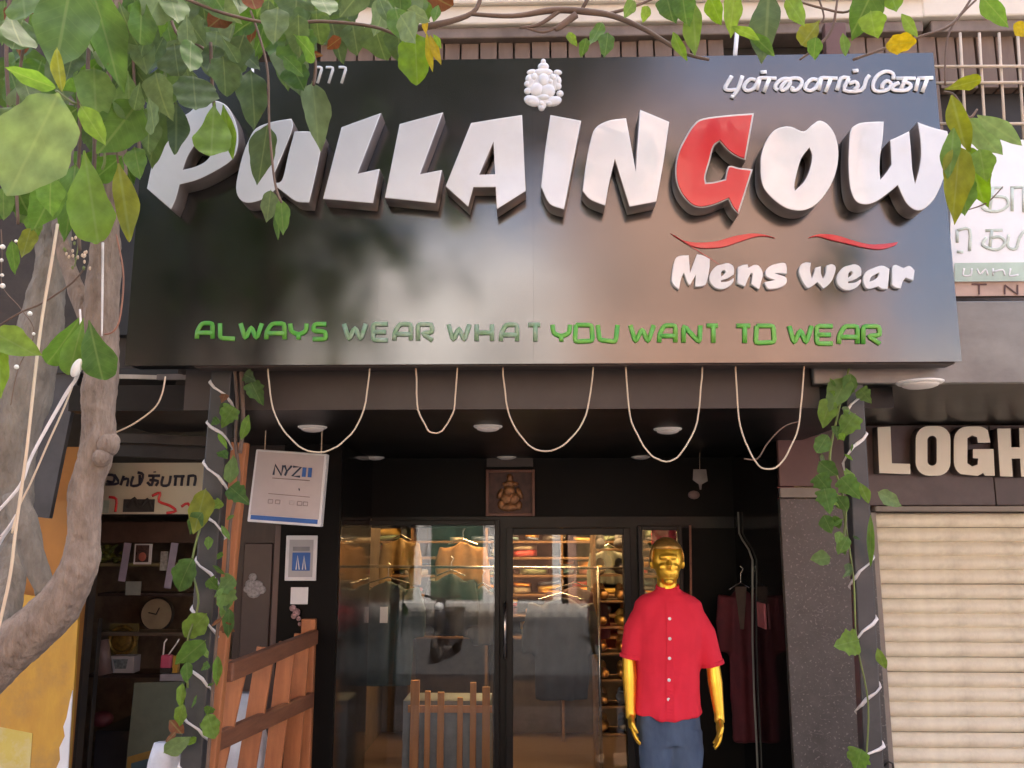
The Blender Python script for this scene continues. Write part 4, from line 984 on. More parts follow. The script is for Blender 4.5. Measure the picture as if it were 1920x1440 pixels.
# shirt
st = MB()
def ring(cx, py, rx, ry, cy=0.0, n=28, dip=0.0):
    c = mp_(cx, py, cy); o = []
    for j in range(n):
        a = 2 * math.pi * j / n
        ca, sa = math.cos(a), math.sin(a)
        px_ = math.copysign(abs(ca) ** .85, ca) * rx; py_ = math.copysign(abs(sa) ** .9, sa) * ry
        o.append(c + Vector((px_, py_, -dip * (1 - abs(ca)))))
    return o
st.loft([ring(1252, 1103, .064, .066, .01), ring(1252, 1110, .085, .075, .01), ring(1252, 1117, .150, .088, .005), ring(1253, 1128, .186, .100), ring(1254, 1150, .200, .116), ring(1254, 1180, .194, .122, -.01), ring(1253, 1215, .184, .121, -.012), ring(1252, 1260, .174, .117), ring(1252, 1300, .177, .118), ring(1252, 1336, .187, .122, 0, 28, .03)])
def sleeve(a, m, b, r0, r1):
    st.tube([a, a.lerp(m, .45), m, m.lerp(b, .5), b], [r0 * .72, r0 * .95, r0, (r0 + r1) / 2, r1], 18, 1.05)
sleeve(mp_(1216, 1138), mp_(1195, 1182, -.005), mp_(1185, 1233, -.008), .077, .064)
sleeve(mp_(1290, 1138), mp_(1315, 1188, -.005), mp_(1334, 1246, -.008), .077, .064)
shm = remesh(st, .008, 9, 0, 7, 'shirt')
SN = [v.normal.copy() for v in shm.vertices]; SC = [v.co.copy() for v in shm.vertices]
for v, n0, p in zip(shm.vertices, SN, SC):      # creases: drag folds from the shoulders and loose folds at the waist
    cx = p.x - mq.location.x
    f1 = math.sin((p.z * 26 + abs(cx) * 38) + 3 * noise.noise(p * 5)) * max(0, noise.noise(p * 4 + Vector((3, 1, 7))) + .15)
    f2 = math.sin(cx * 62 + 2.5 * noise.noise(p * 6)) * max(0, min(1, (1.25 - p.z) / .3))
    f3 = noise.noise(p * 11) * .5 + noise.noise(p * 23) * .25
    v.co = p + n0 * (f1 * .011 + f2 * .005 + f3 * .005)
shirt = link('shirt', shm, M_shirt, mq, smooth=True)
bv = BVHTree.FromPolygons([v.co for v in shm.vertices], [p.vertices for p in shm.polygons])
def on_shirt(px, py, off=.0):
    p = mp_(px, py); h = bv.ray_cast(Vector((p.x, 3.5, p.z)), Vector((0, 1, 0)))[0]
    return Vector((p.x, (h.y if h else YM - .12) - off, p.z))
for y in (1156, 1192, 1228, 1268, 1304):
    b = on_shirt(1249 - (y - 1156) * .01, y, .001)
    o = MB().disc(b, .0092, (0, -1, 0), .005, 14).build('button', M_button, shirt, bevel=.0015)
pl = MB(); prev = None
ys_ = list(range(1122, 1349, 6))
L0 = [on_shirt(1243, y, .002) for y in ys_]; L1v = [on_shirt(1256, y, .002) for y in ys_]
vv = []; ff = []
for a, b in zip(L0, L1v):
    vv += [a, a + Vector((0, -.0025, 0)), b + Vector((0, -.0025, 0)), b]
for i in range(len(ys_) - 1):
    k = 4 * i; ff += [(k, k + 1, k + 5, k + 4), (k + 1, k + 2, k + 6, k + 5), (k + 2, k + 3, k + 7, k + 6)]
pl.add(vv, ff).build('placket', M_shirt, shirt, smooth=False)
# mandarin collar, open at the front
n = 26; rg = []
for lv, (rr, py) in enumerate(((.064, 1112), (.062, 1098))):
    c = mp_(1252, py, .012)
    rg.append([c + Vector((rr * math.sin(a), -rr * math.cos(a) * 1.02, 0 if lv == 0 else .012 * (1 - math.cos(a)) - .010)) for a in [R(22 + 316 * k / (n - 1)) for k in range(n)]])
cv = [p for r_ in rg for p in r_]; cf = [(i, i + 1, n + i + 1, n + i) for i in range(n - 1)]
co = MB().add(cv, cf).build('collar', M_shirt, shirt, smooth=True)
md = co.modifiers.new('thick', 'SOLIDIFY'); md.thickness = .006; md.offset = 0
for (a, m_, r_) in ((mp_(1184, 1234, -.008), mp_(1184.5, 1230, -.008), .0675), (mp_(1335, 1247, -.008), mp_(1334, 1243, -.008), .0675)):
    d = (m_ - a).normalized()
    MB().tube([a, a + d * .022], r_, 20, 1.05).build('cuff', M_shirt, shirt, smooth=False, bevel=.003)
# jeans
jn = MB()
jn.loft([ring(1253, 1325, .165, .105), ring(1253, 1360, .172, .11), ring(1253, 1392, .172, .112)])
for s, x0, x1 in ((-1, 1229, 1231), (1, 1284, 1286)):
    a = mp_(x0, 1370); b = Vector((mp_(x1, 1440).x, YM - .015, mp_(x1, 1440).z)); kn = Vector((b.x + s * .01, YM - .01, .56)); ft = Vector((b.x + s * .02, YM + .02, .10))
    jn.tube([a, a.lerp(b, .5), b, kn, kn.lerp(ft, .5), ft], [.093, .091, .084, .072, .066, .058], 20, 1.12)
jm = remesh(jn, .009, 4, .009, 11, 'jeans'); link('jeans', jm, M_jeans, mq, smooth=True)
sh_ = MB()
for s, x1 in ((-1, 1231), (1, 1286)):
    b = mp_(x1, 1440).x + s * .02
    MB().ell((b, YM - .05, .075), (.045, .12, .045), 14, 8).build('shoe', M_dark, mq, smooth=True)
MB().disc((mq.location.x, YM, .031), .22, (0, 0, 1), .012, 32).build('base', M_steel, mq)

# ================================================================== INSIDE THE CLOTHES SHOP
YI = 8.6
shelf = thing('shelf_unit', 'wooden wall shelves stacked with clothes seen through the doors', 'shelf', (.2, YI, .03))
M_shelf = pm('shelf_wood', (.15, .08, .035), .6, col2=(.10, .055, .025), scale=4, stretch=(1, 6, 6))
sx0, sx1 = hx(640, YI), hx(1330, YI)
levels = [zz(y, YI) for y in (1190, 1150, 1112, 1077, 1044, 1014)] + [zz(982, YI)]
for zl in levels: MB().box(sx0, sx1, YI - .16, YI + .2, zl - .022, zl).build('board', M_shelf, shelf, bevel=.003)
for k in range(6):
    xx = sx0 + (sx1 - sx0) * k / 5
    MB().box(xx - .012, xx + .012, YI - .155, YI + .2, .03, levels[-1] + .02).build('upright', M_shelf, shelf)
MB().box(sx0, sx1, YI + .2, YI + .215, .03, levels[-1]).build('back_board', M_inner, shelf)
cols = [(.45, .22, .05), (.5, .33, .10), (.06, .09, .16), (.4, .05, .05), (.55, .5, .42), (.12, .16, .10), (.55, .36, .08), (.18, .06, .05), (.10, .10, .11), (.45, .42, .36), (.08, .16, .2), (.5, .2, .04)]
CM = [pm('cloth_%d' % i, c, .85, var=.12) for i, c in enumerate(cols)]
fold_me = {}
def folded(wd, hh, m):
    key = (round(wd, 2), round(hh, 3), m.name)
    if key in fold_me: return fold_me[key]
    n = 12; rings = []
    for i in range(7):
        t = i / 6 * 2 - 1; e = math.sqrt(max(0, 1 - abs(t) ** 6)) * .98 + .02
        rings.append([(t * wd / 2, -.13 * math.copysign(abs(math.cos(a)) ** .4, math.cos(a)) * e, hh / 2 * math.copysign(abs(math.sin(a)) ** .6, math.sin(a)) * (.9 + .1 * e) + hh / 2) for a in [2 * math.pi * j / n for j in range(n)]])
    me = MB().loft(rings).mesh('folded', [m]); me.polygons.foreach_set('use_smooth', [True] * len(me.polygons))
    fold_me[key] = me; return me
rnd = random.Random(3)
CN = ['rust', 'tan', 'navy', 'dark red', 'cream', 'dark green', 'mustard', 'maroon', 'black', 'beige', 'teal', 'orange']
ORD = ['first', 'second', 'third', 'fourth', 'fifth', 'sixth', 'seventh', 'eighth', 'ninth', 'tenth', 'eleventh', 'twelfth', 'thirteenth', 'fourteenth', 'fifteenth', 'sixteenth', 'seventeenth', 'eighteenth', 'nineteenth', 'twentieth']
LEV = ['bottom', 'second lowest', 'third lowest', 'third highest', 'second highest', 'top']; PIL = ['lowest', 'second from below', 'third from below', 'fourth from below']
for li, zl in enumerate(levels[:-1]):
    x = sx0 + .03; nstk = 0
    while x < sx1 - .3:
        wd = rnd.choice((.14, .18, .24, .28)); z = zl + .001; nst = rnd.choice((1, 2, 3, 3))
        if rnd.random() < .88:
            nstk += 1
            for s_ in range(nst):
                hh = rnd.choice((.035, .05, .07)); m = rnd.choice(CM)
                if z + hh > zl + .16: break
                o = bpy.data.objects.new('folded_garment', folded(wd, hh, m)); C.objects.link(o)
                o.location = (x + wd / 2, YI + rnd.uniform(-.02, .02), z); o.rotation_euler = (rnd.uniform(-.05, .05), rnd.uniform(-.12, .12), rnd.uniform(-.3, .3)); z += hh * .97
                tag(o, '%s folded garment, %s in the %s stack from left, %s shelf' % (CN[CM.index(m)], PIL[s_], ORD[nstk - 1], LEV[li]), 'clothes', 'folded clothes on the shop shelves')
        x += wd + rnd.uniform(.03, .12)
def garment(px, py, wd, h, Y, mat, label, trousers=False):
    p = at(px, py, Y); t = thing('hanging_shirt', label, 'clothes', (p.x, Y, p.z - h))
    g = MB(); rings = []
    for i in range(7):
        u = i / 6; rx = wd / 2 * (.55 + .45 * min(1, u * 5)) * (1 + .04 * math.sin(u * 5)); n = 28
        rings.append([Vector((p.x + rx * math.cos(a), Y + (.045 + .018 * math.sin(6 * a + px)) * math.sin(a), p.z - .02 - h * u - .05 * (abs(math.cos(a)) if u < .1 else 0))) for a in [2 * math.pi * j / n for j in range(n)]])
    g.loft(rings)
    for s in (-1, 1):
        g.tube([p + Vector((s * wd * .42, 0, -.09)), p + Vector((s * wd * .55, .0, -.26)), p + Vector((s * wd * .58, 0, -.46))], [.075, .068, .06], 14, .6)
    link('cloth', remesh(g, .016, 3, .008, 9), mat, t, smooth=True)
    hw_ = min(.18, wd * .40); MB().tube([p + Vector((-hw_, 0, -.05)), p + Vector((0, 0, .0)), p + Vector((hw_, 0, -.05))], .006, 8).build('hanger', M_steel, t)
    MB().tube([p + Vector((0, 0, 0)), p + Vector((0, 0, .06)), p + Vector((.02, 0, .09)), p + Vector((.0, 0, .11))], .003, 6).build('hook', M_steel, t)
    return p
M_teal = pm('cloth_teal', (.012, .035, .042), .85); M_char = pm('cloth_charcoal', (.028, .031, .038), .85); M_black_c = pm('cloth_black', (.012, .012, .014), .85); M_plum = pm('cloth_plum', (.06, .03, .035), .85)
garment(728, 1082, .42, .80, 6.85, M_teal, 'dark teal shirt with a white tag hanging behind the left glass door')
tg = bx(0, .004, 6.70, 712, 1138, 727, 1168).build('price_tag', M_paper, None); tag(tg, 'white price tag on the dark teal shirt', 'tag')
garment(846, 1068, .30, .52, 7.3, M_black_c, 'black shirt hanging in the middle of the left glass door')
garment(1052, 1112, .44, .78, 6.9, M_char, 'charcoal shirt hanging behind the right glass door')
garment(1078, 1092, .40, .45, 7.4, M_plum, 'plum shirt hanging behind the charcoal one')
HG = [((.16, .10, .03), 752, 1002, .24, .30, 7.9, 'dark mustard shirt'), ((.26, .13, .04), 868, 1010, .34, .36, 7.9, 'tan shirt'), ((.12, .13, .11), 1140, 1020, .24, .34, 7.9, 'sage shirt'), ((.02, .035, .028), 686, 1096, .24, .60, 7.1, 'dark green shirt'), ((.03, .03, .035), 905, 1092, .2, .5, 7.5, 'black grey shirt')]
for c_, px_, py_, w_, h_, Y_, nm_ in HG:
    garment(px_, py_, w_, h_, Y_, pm('cloth_' + nm_.replace(' ', '_'), c_, .85, var=.15), nm_ + ' hanging high inside the shop behind the glass')
p_k = garment(1389, 1092, .21, 1.02, 6.05, pm('cloth_deep_red', (.085, .006, .011), .8, var=.2), 'dim deep red garment added in place of a red reflection right of the mannequin')  # added stand-in: a hanging garment replaces a dim red reflection
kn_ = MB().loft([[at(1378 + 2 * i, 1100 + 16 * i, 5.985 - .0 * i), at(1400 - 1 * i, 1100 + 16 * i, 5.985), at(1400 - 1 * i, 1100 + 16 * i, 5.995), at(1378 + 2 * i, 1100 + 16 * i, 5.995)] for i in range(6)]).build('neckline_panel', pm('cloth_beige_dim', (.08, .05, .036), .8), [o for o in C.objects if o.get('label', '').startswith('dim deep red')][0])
rk = thing('clothes_rail', 'steel clothes rail behind the glass doors', 'rail', (0, 7.0, .03))
for Yr in (6.85, 7.35): MB().tube([(hx(640, Yr), Yr, zz(1062, Yr)), (hx(1230, Yr), Yr, zz(1066, Yr))], .011, 10).build('bar', M_steel, rk, smooth=True)
for px in (645, 1120): MB().tube([(hx(px, 6.85), 6.85, .03), (hx(px, 6.85), 6.85, zz(1062, 6.85))], .012, 10).build('upright', M_steel, rk, smooth=True)
cr = thing('railing_reflection', 'upright orange slats standing in for the railing reflected in the left glass door', 'reflection', (hx(848, 6.8), 6.8, .03))  # added slats stand in for the railing's reflection in the glass
M_slat = pm('reflected_slat_wood', (.42, .20, .06), .5, col2=(.32, .14, .045), scale=5, stretch=(6, 6, .7))
for x0, x1, yt in ((776, 792, 1276), (802, 812, 1296), (825, 837, 1298), (861, 871, 1308), (884, 895, 1280), (906, 920, 1288)):
    MB().box(hx(x0, 6.72), hx(x1, 6.72), 6.71, 6.735, .03, zz(yt, 6.72)).build('slat', M_slat, cr, bevel=.003)
MB().box(hx(772, 6.76), hx(924, 6.76), 6.74, 6.76, .10, .16).build('cross_bar', M_slat, cr)
MB().box(hx(772, 6.76), hx(924, 6.76), 6.74, 6.76, .62, .67).build('cross_bar', M_slat, cr)
MB().box(hx(774, 7.1), hx(924, 7.1), 6.765, 7.1, .04, .70).build('box', pm('reflected_grey', (.16, .19, .21), .6, var=.15), cr)  # grey backing, part of the built-in reflection
rackr = thing('shoe_rack', 'warm lit wooden rack of small goods at the right inside the shop', 'rack', (hx(1165, 7.4), 7.4, .03))
rx0, rx1 = hx(1112, 7.4), hx(1300, 7.4)
M_warm = pm('goods_tan', (.42, .21, .06), .5, var=.35, scale=25)
for k in range(8):
    zr = .35 + k * .21
    MB().box(rx0, rx1, 7.3, 7.6, zr - .015, zr).build('board', M_shelf, rackr)
    for j in range(5):
        o_ = MB(); xx = rx0 + .06 + j * (rx1 - rx0 - .1) / 4.6
        o_.ell((xx, 7.42, zr + .045), (.045, .12, .045), 12, 8, Matrix.Rotation(rnd.uniform(-.4, .4), 3, 'Z')); o_.ell((xx, 7.48, zr + .085), (.038, .055, .05), 10, 7)
        ob = o_.build('shoe', rnd.choice([M_warm, CM[0], CM[6], CM[1], CM[8]]), None, smooth=True); tag(ob, '%s shoe from left on the %s board from below of the shop rack' % (ORD[j], ORD[k]), 'shoe', 'shoes on the rack')
for xx in (rx0, rx1): MB().box(xx - .012, xx + .012, 7.3, 7.6, .03, 2.05).build('upright', M_shelf, rackr)
rs = bx(0, .01, 6.6, 1222, 994, 1268, 1022).build('poster', pm('poster_red', (.5, .03, .06), .5, var=.15, scale=30), None); tag(rs, 'small red poster behind the glass above the mannequin head', 'poster')
# warm tube lamps on the shop ceiling: the light seen on the goods
M_tube = emit_mat('tube_lit', (1.0, .60, .25), 48)
for i, yy in enumerate((6.9, 8.0)):
    t = thing('tube_lamp', ('warm tube lamp on the shop ceiling near the glass doors', 'warm tube lamp on the shop ceiling before the shelves')[i], 'lamp', (.15, yy, 2.87))
    MB().box(-.75, 1.05, yy - .04, yy + .04, 2.86, 2.9).build('batten', M_paper, t)
    MB().tube([(-.7, yy, 2.84), (1.0, yy, 2.84)], .018, 10).build('tube', M_tube, t, smooth=True)

# ================================================================== GIFT SHOP ON THE LEFT: THINGS ON VIEW
def plate(name, rect, Y, th, mat, label, cat, bevel=.002, group=None):
    o = bx(0, th, Y, *rect).build(name, mat, None, bevel=bevel); return tag(o, label, cat, group)
YG = 5.880
M_lil = pm('card_lilac', (.42, .38, .48), .6, var=.08)
sf = thing('shelf', 'dark shelf with hanging cards in the gift shop', 'shelf', at(270, 1060, YG))
bx(0, .2, YG, 183, 1056, 440, 1062).build('board', pm('shelf_pale', (.26, .22, .10), .6), sf)
bx(0, .2, YG, 183, 1112, 440, 1118).build('board', M_dark_wood, sf)
bx(0, .2, YG, 183, 1185, 440, 1192).build('board', pm('shelf_mid', (.12, .09, .06), .6), sf)
for (a, b, lab, m) in (((240, 1018), (228, 1090), 'lilac paper strip hanging in the gift shop beside the photograph', M_lil), ((328, 1018), (314, 1103), 'lilac paper strip hanging in the gift shop nearest the post', M_lil)):
    p0, p1 = at(*a, 5.818), at(*b, 5.818)
    o = MB().beam(p0, p1, .048, .004, (0, 1, 0)).build('paper_strip', m, None); tag(o, lab, 'paper')
    
bx(0, .25, YG, 160, 1264, 300, 1270).build('board', M_dark_wood, sf)
ph = thing('photo_print', 'small framed photograph of reddish objects in the gift shop', 'picture', at(267, 1058, 5.818))
bx(0, .01, 5.818, 250, 1020, 285, 1058).build('frame', M_paper, ph)
bx(0, .004, 5.815, 253, 1022, 280, 1054).build('print', pm('photo_dark', (.10, .05, .04), .5, var=.5, scale=40), ph)
MB().ell(at(267, 1044, 5.814), (.026, .004, .03), 12, 8).build('print_blob', pm('photo_red', (.5, .15, .10), .5), ph)
plate('card', (299, 1034, 315, 1070), 5.825, .006, pm('card_grey', (.38, .38, .34), .6, var=.25, scale=40), 'small grey picture card beside the lilac strip near the post', 'card')
plate('card', (234, 1090, 265, 1116), 5.868, .006, pm('card_mint', (.30, .33, .29), .6, var=.1), 'pale green card standing above the wall clock', 'card')
pt = MB(); r2 = random.Random(5)
for _ in range(26): pt.ell(at(r2.uniform(184, 232), r2.uniform(1022, 1052), 5.911 + r2.uniform(0, .1)), (r2.uniform(.015, .04), .02, r2.uniform(.008, .02)), 7, 5, Matrix.Rotation(r2.uniform(-1, 1), 3, 'Y'))
o = pt.build('artificial_plant', pm('plant_yellow', (.22, .22, .03), .7, col2=(.04, .07, .02), scale=25), None, smooth=True); tag(o, 'yellow green artificial plant on the gift shop shelf', 'plant')
ck = thing('wall_clock', 'round cream wall clock in the gift shop', 'clock', at(297, 1176, 6.190))
cc = at(297, 1151, 6.190); cr_ = .108
MB().disc(cc, cr_ + .012, (0, -1, 0), .03, 32).build('case', M_dark, ck, bevel=.006)
MB().disc(cc + Vector((0, -.031, 0)), cr_, (0, -1, 0), .003, 32).build('dial', pm('dial_cream', (.40, .34, .22), .5, var=.12), ck)
MB().tube([cc + Vector((0, -.037, 0)), cc + Vector((-.055, -.037, .012))], .004, 6).build('hand', M_dark, ck); MB().tube([cc + Vector((0, -.038, 0)), cc + Vector((.02, -.038, .045))], .004, 6).build('hand', M_dark, ck)
pq = thing('gold_plaque', 'round gold plaque standing in the gift shop', 'plaque', at(228, 1228, 5.942))
pc = at(229, 1201, 5.942); M_oldgold = pm('old_gold', (.30, .19, .04), .45, metal=.5, var=.35, scale=25)
MB().box(pc.x - .10, pc.x + .10, 5.955, 5.967, pc.z - .11, pc.z + .11).build('backing', pm('backing_olive', (.16, .13, .04), .6, var=.2), pq)
MB().tube([pc + Vector((.088 * math.cos(a), 0, .088 * math.sin(a))) for a in [2 * math.pi * k / 28 for k in range(29)]], .014, 8).build('ring', M_oldgold, pq, smooth=True)
MB().ell(pc, (.07, .015, .07), 16, 8).build('boss', M_oldgold, pq, smooth=True)
bxw = thing('printed_box', 'small white box with a grey print below the gold plaque', 'box', at(228, 1262, 5.849))
bx(0, .1, 5.849, 205, 1230, 252, 1262).build('carton', pm('carton_white', (.40, .40, .40), .6, var=.05), bxw, bevel=.003)
MB().add([at(212, 1236, 5.847), at(240, 1236, 5.847), at(236, 1254, 5.847), at(216, 1254, 5.847)], [(0, 3, 2, 1)]).build('print', pm('print_slate', (.16, .20, .20), .6, var=.3, scale=60), bxw)
bg_ = thing('handbag', 'tiny pink handbag hanging in the gift shop', 'bag', at(311, 1260, 5.632))
bx(0, .05, 5.632, 299, 1228, 321, 1254).build('bag', pm('bag_pink', (.55, .09, .16), .45, var=.1), bg_, bevel=.012)
bx(0, .052, 5.632, 299, 1253, 322, 1262).build('bag_base', M_dark, bg_, bevel=.004)
MB().tube([at(306, 1228, 5.645), at(308, 1205, 5.645), at(313, 1198, 5.645)], .005, 7).build('strap', M_bead, bg_, smooth=True)
MB().tube([at(316, 1228, 5.645), at(332, 1205, 5.645), at(336, 1198, 5.645)], .005, 7).build('strap', M_bead, bg_, smooth=True)
plate('small_box', (322, 1230, 334, 1262), 5.645, .04, M_ochre, 'small ochre box right of the pink handbag', 'box')
plate('tray', (299, 1264, 346, 1277), 5.620, .12, pm('tray_grey', (.30, .28, .30), .5), 'pale tray below the pink handbag', 'tray')
gb = thing('painted_board', 'leaning dark green board with an ochre and blue painted foot', 'board', at(290, 1440, 5.8))
q2 = [at(252, 1280, 5.632), at(345, 1278, 5.632), at(338, 1475, 5.58), at(232, 1475, 5.58)]
def quad_slab(qq, th, off=0):
    nrm = (qq[1] - qq[0]).cross(qq[3] - qq[0]).normalized()
    if nrm.y > 0: nrm = -nrm
    a = [p + nrm * off for p in qq]; b = [p + nrm * (off - th) for p in qq]
    return MB().add(a + b, [(0, 3, 2, 1), (4, 5, 6, 7), (0, 1, 5, 4), (1, 2, 6, 5), (2, 3, 7, 6), (3, 0, 4, 7)])
quad_slab(q2, .02).build('board', pm('board_green', (.14, .17, .125), .7, var=.15, scale=4), gb)
def on2(u, v): return q2[0].lerp(q2[1], u).lerp(q2[3].lerp(q2[2], u), v)
quad_slab([on2(.02, .72), on2(.98, .58), on2(.98, .98), on2(.02, .98)], .003, .003).build('painted_patch', pm('patch_ochre', (.30, .19, .04), .6, var=.2), gb)
quad_slab([on2(.10, .78), on2(.92, .66), on2(.85, .82), on2(.12, .90)], .003, .0065).build('painted_patch', pm('patch_blue', (.06, .12, .15), .6, var=.2), gb)
MB().ell(at(192, 1348, 5.756), (.07, .06, .05), 14, 8).build('red_cap', pm('cap_red', (.12, .02, .025), .6), None, smooth=True)
tag(bpy.data.objects['red_cap'], 'dark red cap low in the gift shop', 'cap')
o = MB().tube([at(193, 1200, 5.694), at(196, 1264, 5.694)], [.035, .05], 16).build('vase', pm('vase_pinkish', (.20, .13, .11), .5, var=.15), None, smooth=True); tag(o, 'slim brownish pink vase at the left of the gift shop', 'vase')
o = bx(0, .05, 5.56, 150, 1160, 184, 1600).build('cabinet', M_dark, None, bevel=.01); tag(o, 'black cabinet at the entrance of the gift shop', 'cabinet')
o = bx(0, .5, 5.756, 160, 1370, 250, 1600).build('counter', pm('counter_dark', (.02, .022, .028), .5), None, bevel=.01); tag(o, 'dark counter at the bottom of the gift shop', 'counter')

# yellow hoarding, grey panel and brackets at the far left
ho = thing('yellow_hoarding', 'weathered ochre yellow hoarding board behind the tree trunk', 'board', at(80, 1440, 4.5))
qh = [at(-120, 1090, 4.45), at(148, 1130, 4.45), at(122, 1560, 4.3), at(-120, 1560, 4.3)]
quad_slab(qh, .02).build('board', M_ochre, ho)
def onh(u, v): return qh[0].lerp(qh[1], u).lerp(qh[3].lerp(qh[2], u), v)
ed = [(1.0, .40), (.985, .45), (.97, .52), (.95, .56), (.965, .60), (.93, .65), (.94, .70), (.90, .76), (.92, .80), (.90, .86), (.9, .98), (1.005, .98), (1.0, .6)]
pv = [onh(u, v) + Vector((0, -.012, 0)) for u, v in ed]
MB().add(pv + [p + Vector((0, .008, 0)) for p in pv], [tuple(range(len(pv)))[::-1], tuple(range(len(pv), 2 * len(pv)))] + [(i, (i + 1) % len(pv), (i + 1) % len(pv) + len(pv), i + len(pv)) for i in range(len(pv))]).build('torn_paper', M_paper, ho)
quad_slab([onh(0.0, .55), onh(.72, .60), onh(.70, .99), onh(0.0, .99)], .004, .006).build('pale_poster', pm('poster_pale', (.58, .47, .12), .6, col2=(.5, .36, .05), scale=4, grime=.5, gcol=(.6, .57, .5), gscale=5), ho)
quad_slab([at(-120, 940, 4.6), at(160, 940, 4.6), at(150, 1160, 4.6), at(-120, 1160, 4.6)], .02).build('upper_board', M_orange, ho)
dp = thing('grey_panel', 'dark grey panel hanging behind the trunk fork', 'panel', at(90, 970, 4.2))
quad_slab([at(58, 690, 4.2), at(150, 690, 4.2), at(92, 972, 4.2), at(40, 966, 4.2)], .03).build('sheet', pm('panel_grey', (.06, .055, .055), .6, var=.2), dp)
bx(0, .08, 4.18, -40, 680, 160, 700).build('top_bar', M_dark, dp)
# awning bars and slanted sheets under the left end of the sign
aw = thing('awning', 'dark awning frame with a pale bar left of the porch', 'awning', at(300, 800, 4.4))
MB().beam(at(215, 706, 4.3), at(296, 708, 4.3), .022, .022).build('bar', pm('bar_cream', (.55, .46, .36), .5), aw)
MB().beam(at(296, 708, 4.3), at(420, 706, 4.3), .03, .03).build('bar', M_ledge, aw)
for y0, c_, w_ in ((760, (.035, .03, .027), .10), (796, (.10, .082, .066), .02), (826, (.05, .038, .030), .05), (850, (.03, .024, .02), .06)):
    MB().beam(at(190, y0 - 6, 4.7), at(440, y0 + 4, 4.7), .05, w_).build('cross_beam', pm('beam_%d' % y0, c_, .7, var=.25), aw)
quad_slab([at(335, 690, 4.25), at(405, 690, 4.25), at(400, 778, 4.5), at(322, 752, 4.5)], .015).build('sheet', pm('sheet_brown', (.06, .048, .042), .6, var=.2), aw)
quad_slab([at(232, 712, 4.9), at(330, 712, 4.9), at(330, 790, 5.1), at(232, 790, 5.1)], .015).build('sheet', M_dark, aw)

# ================================================================== VEGETATION
PROF = {  # half width along the leaf (length 1)
 'ovate':   [(0, .010), (.03, .012), (.08, .10), (.2, .235), (.35, .29), (.5, .285), (.65, .235), (.8, .15), (.92, .06), (1, .004)],
 'obovate': [(0, .010), (.05, .020), (.15, .06), (.3, .13), (.5, .22), (.65, .265), (.78, .265), (.9, .20), (.97, .11), (1, .02)],
 'round':   [(0, .012), (.03, .05), (.08, .17), (.16, .29), (.26, .365), (.38, .41), (.5, .42), (.62, .395), (.74, .335), (.85, .24), (.94, .12), (1, .01)],
 'slim':    [(0, .008), (.05, .03), (.2, .10), (.4, .145), (.6, .145), (.8, .09), (.93, .04), (1, .003)],
 'lobed':   [(0, .012), (.03, .03), (.06, .30), (.16, .40), (.26, .37), (.36, .44), (.46, .36), (.56, .34), (.66, .22), (.8, .16), (.92, .07), (1, .004)],
}
LM = {}
def prof_fine(pr):
    out = []
    for i in range(len(pr) - 1):
        (t1, w1), (t2, w2) = pr[i], pr[i + 1]; (t0, w0), (t3, w3) = pr[max(i - 1, 0)], pr[min(i + 2, len(pr) - 1)]
        for k in (1, 2, 3):
            u = k / 3; m1 = (w2 - w0) / max(1e-6, t2 - t0) * (t2 - t1); m2 = (w3 - w1) / max(1e-6, t3 - t1) * (t2 - t1)
            out.append((t1 + (t2 - t1) * u, max(.003, w1 * (2*u**3 - 3*u*u + 1) + m1 * (u**3 - 2*u*u + u) + w2 * (-2*u**3 + 3*u*u) + m2 * (u**3 - u*u))))
    return out
def leaf_mesh(kind, mat, var):
    key = (kind, mat.name, var)
    if key in LM: return LM[key]
    pr = [(0, PROF[kind][0][1])] + [q for q in prof_fine(PROF[kind])]; fold = (.16, .32, .05)[var]; bend = (.10, .28, -.14)[var]; tw = (.0, .25, -.3)[var]
    v, f = [], []; cs = (-1, -.55, 0, .55, 1)
    for i, (t, w_) in enumerate(pr):
        rip = .018 * math.sin(i * .77 + var) if 0 < i < len(pr) - 1 else 0
        asym = 1 + .08 * math.sin(i * .63 + var * 2)
        for c in cs:
            x = c * w_ * (asym if c > 0 else 2 - asym) * (1 + (.018 * math.sin(i * 1.8 + c * 5 + var * 3) if abs(c) == 1 else 0)) + .05 * math.sin(t * 2.6 + var * 2) * t
            z = fold * abs(x) - bend * t * t + tw * x * t + rip * abs(c) + (.02 * (1 - abs(c) * 2) if abs(c) == .55 else 0)
            v.append((x, t, z))
    n = len(cs)
    for i in range(len(pr) - 1):
        for j in range(n - 1): f.append((i * n + j, i * n + j + 1, (i + 1) * n + j + 1, (i + 1) * n + j))
    me = MB().add(v, f).mesh('leaf', [mat], fix=False)
    me.polygons.foreach_set('use_smooth', [True] * len(me.polygons)); LM[key] = me
    return me
lr = random.Random(11)
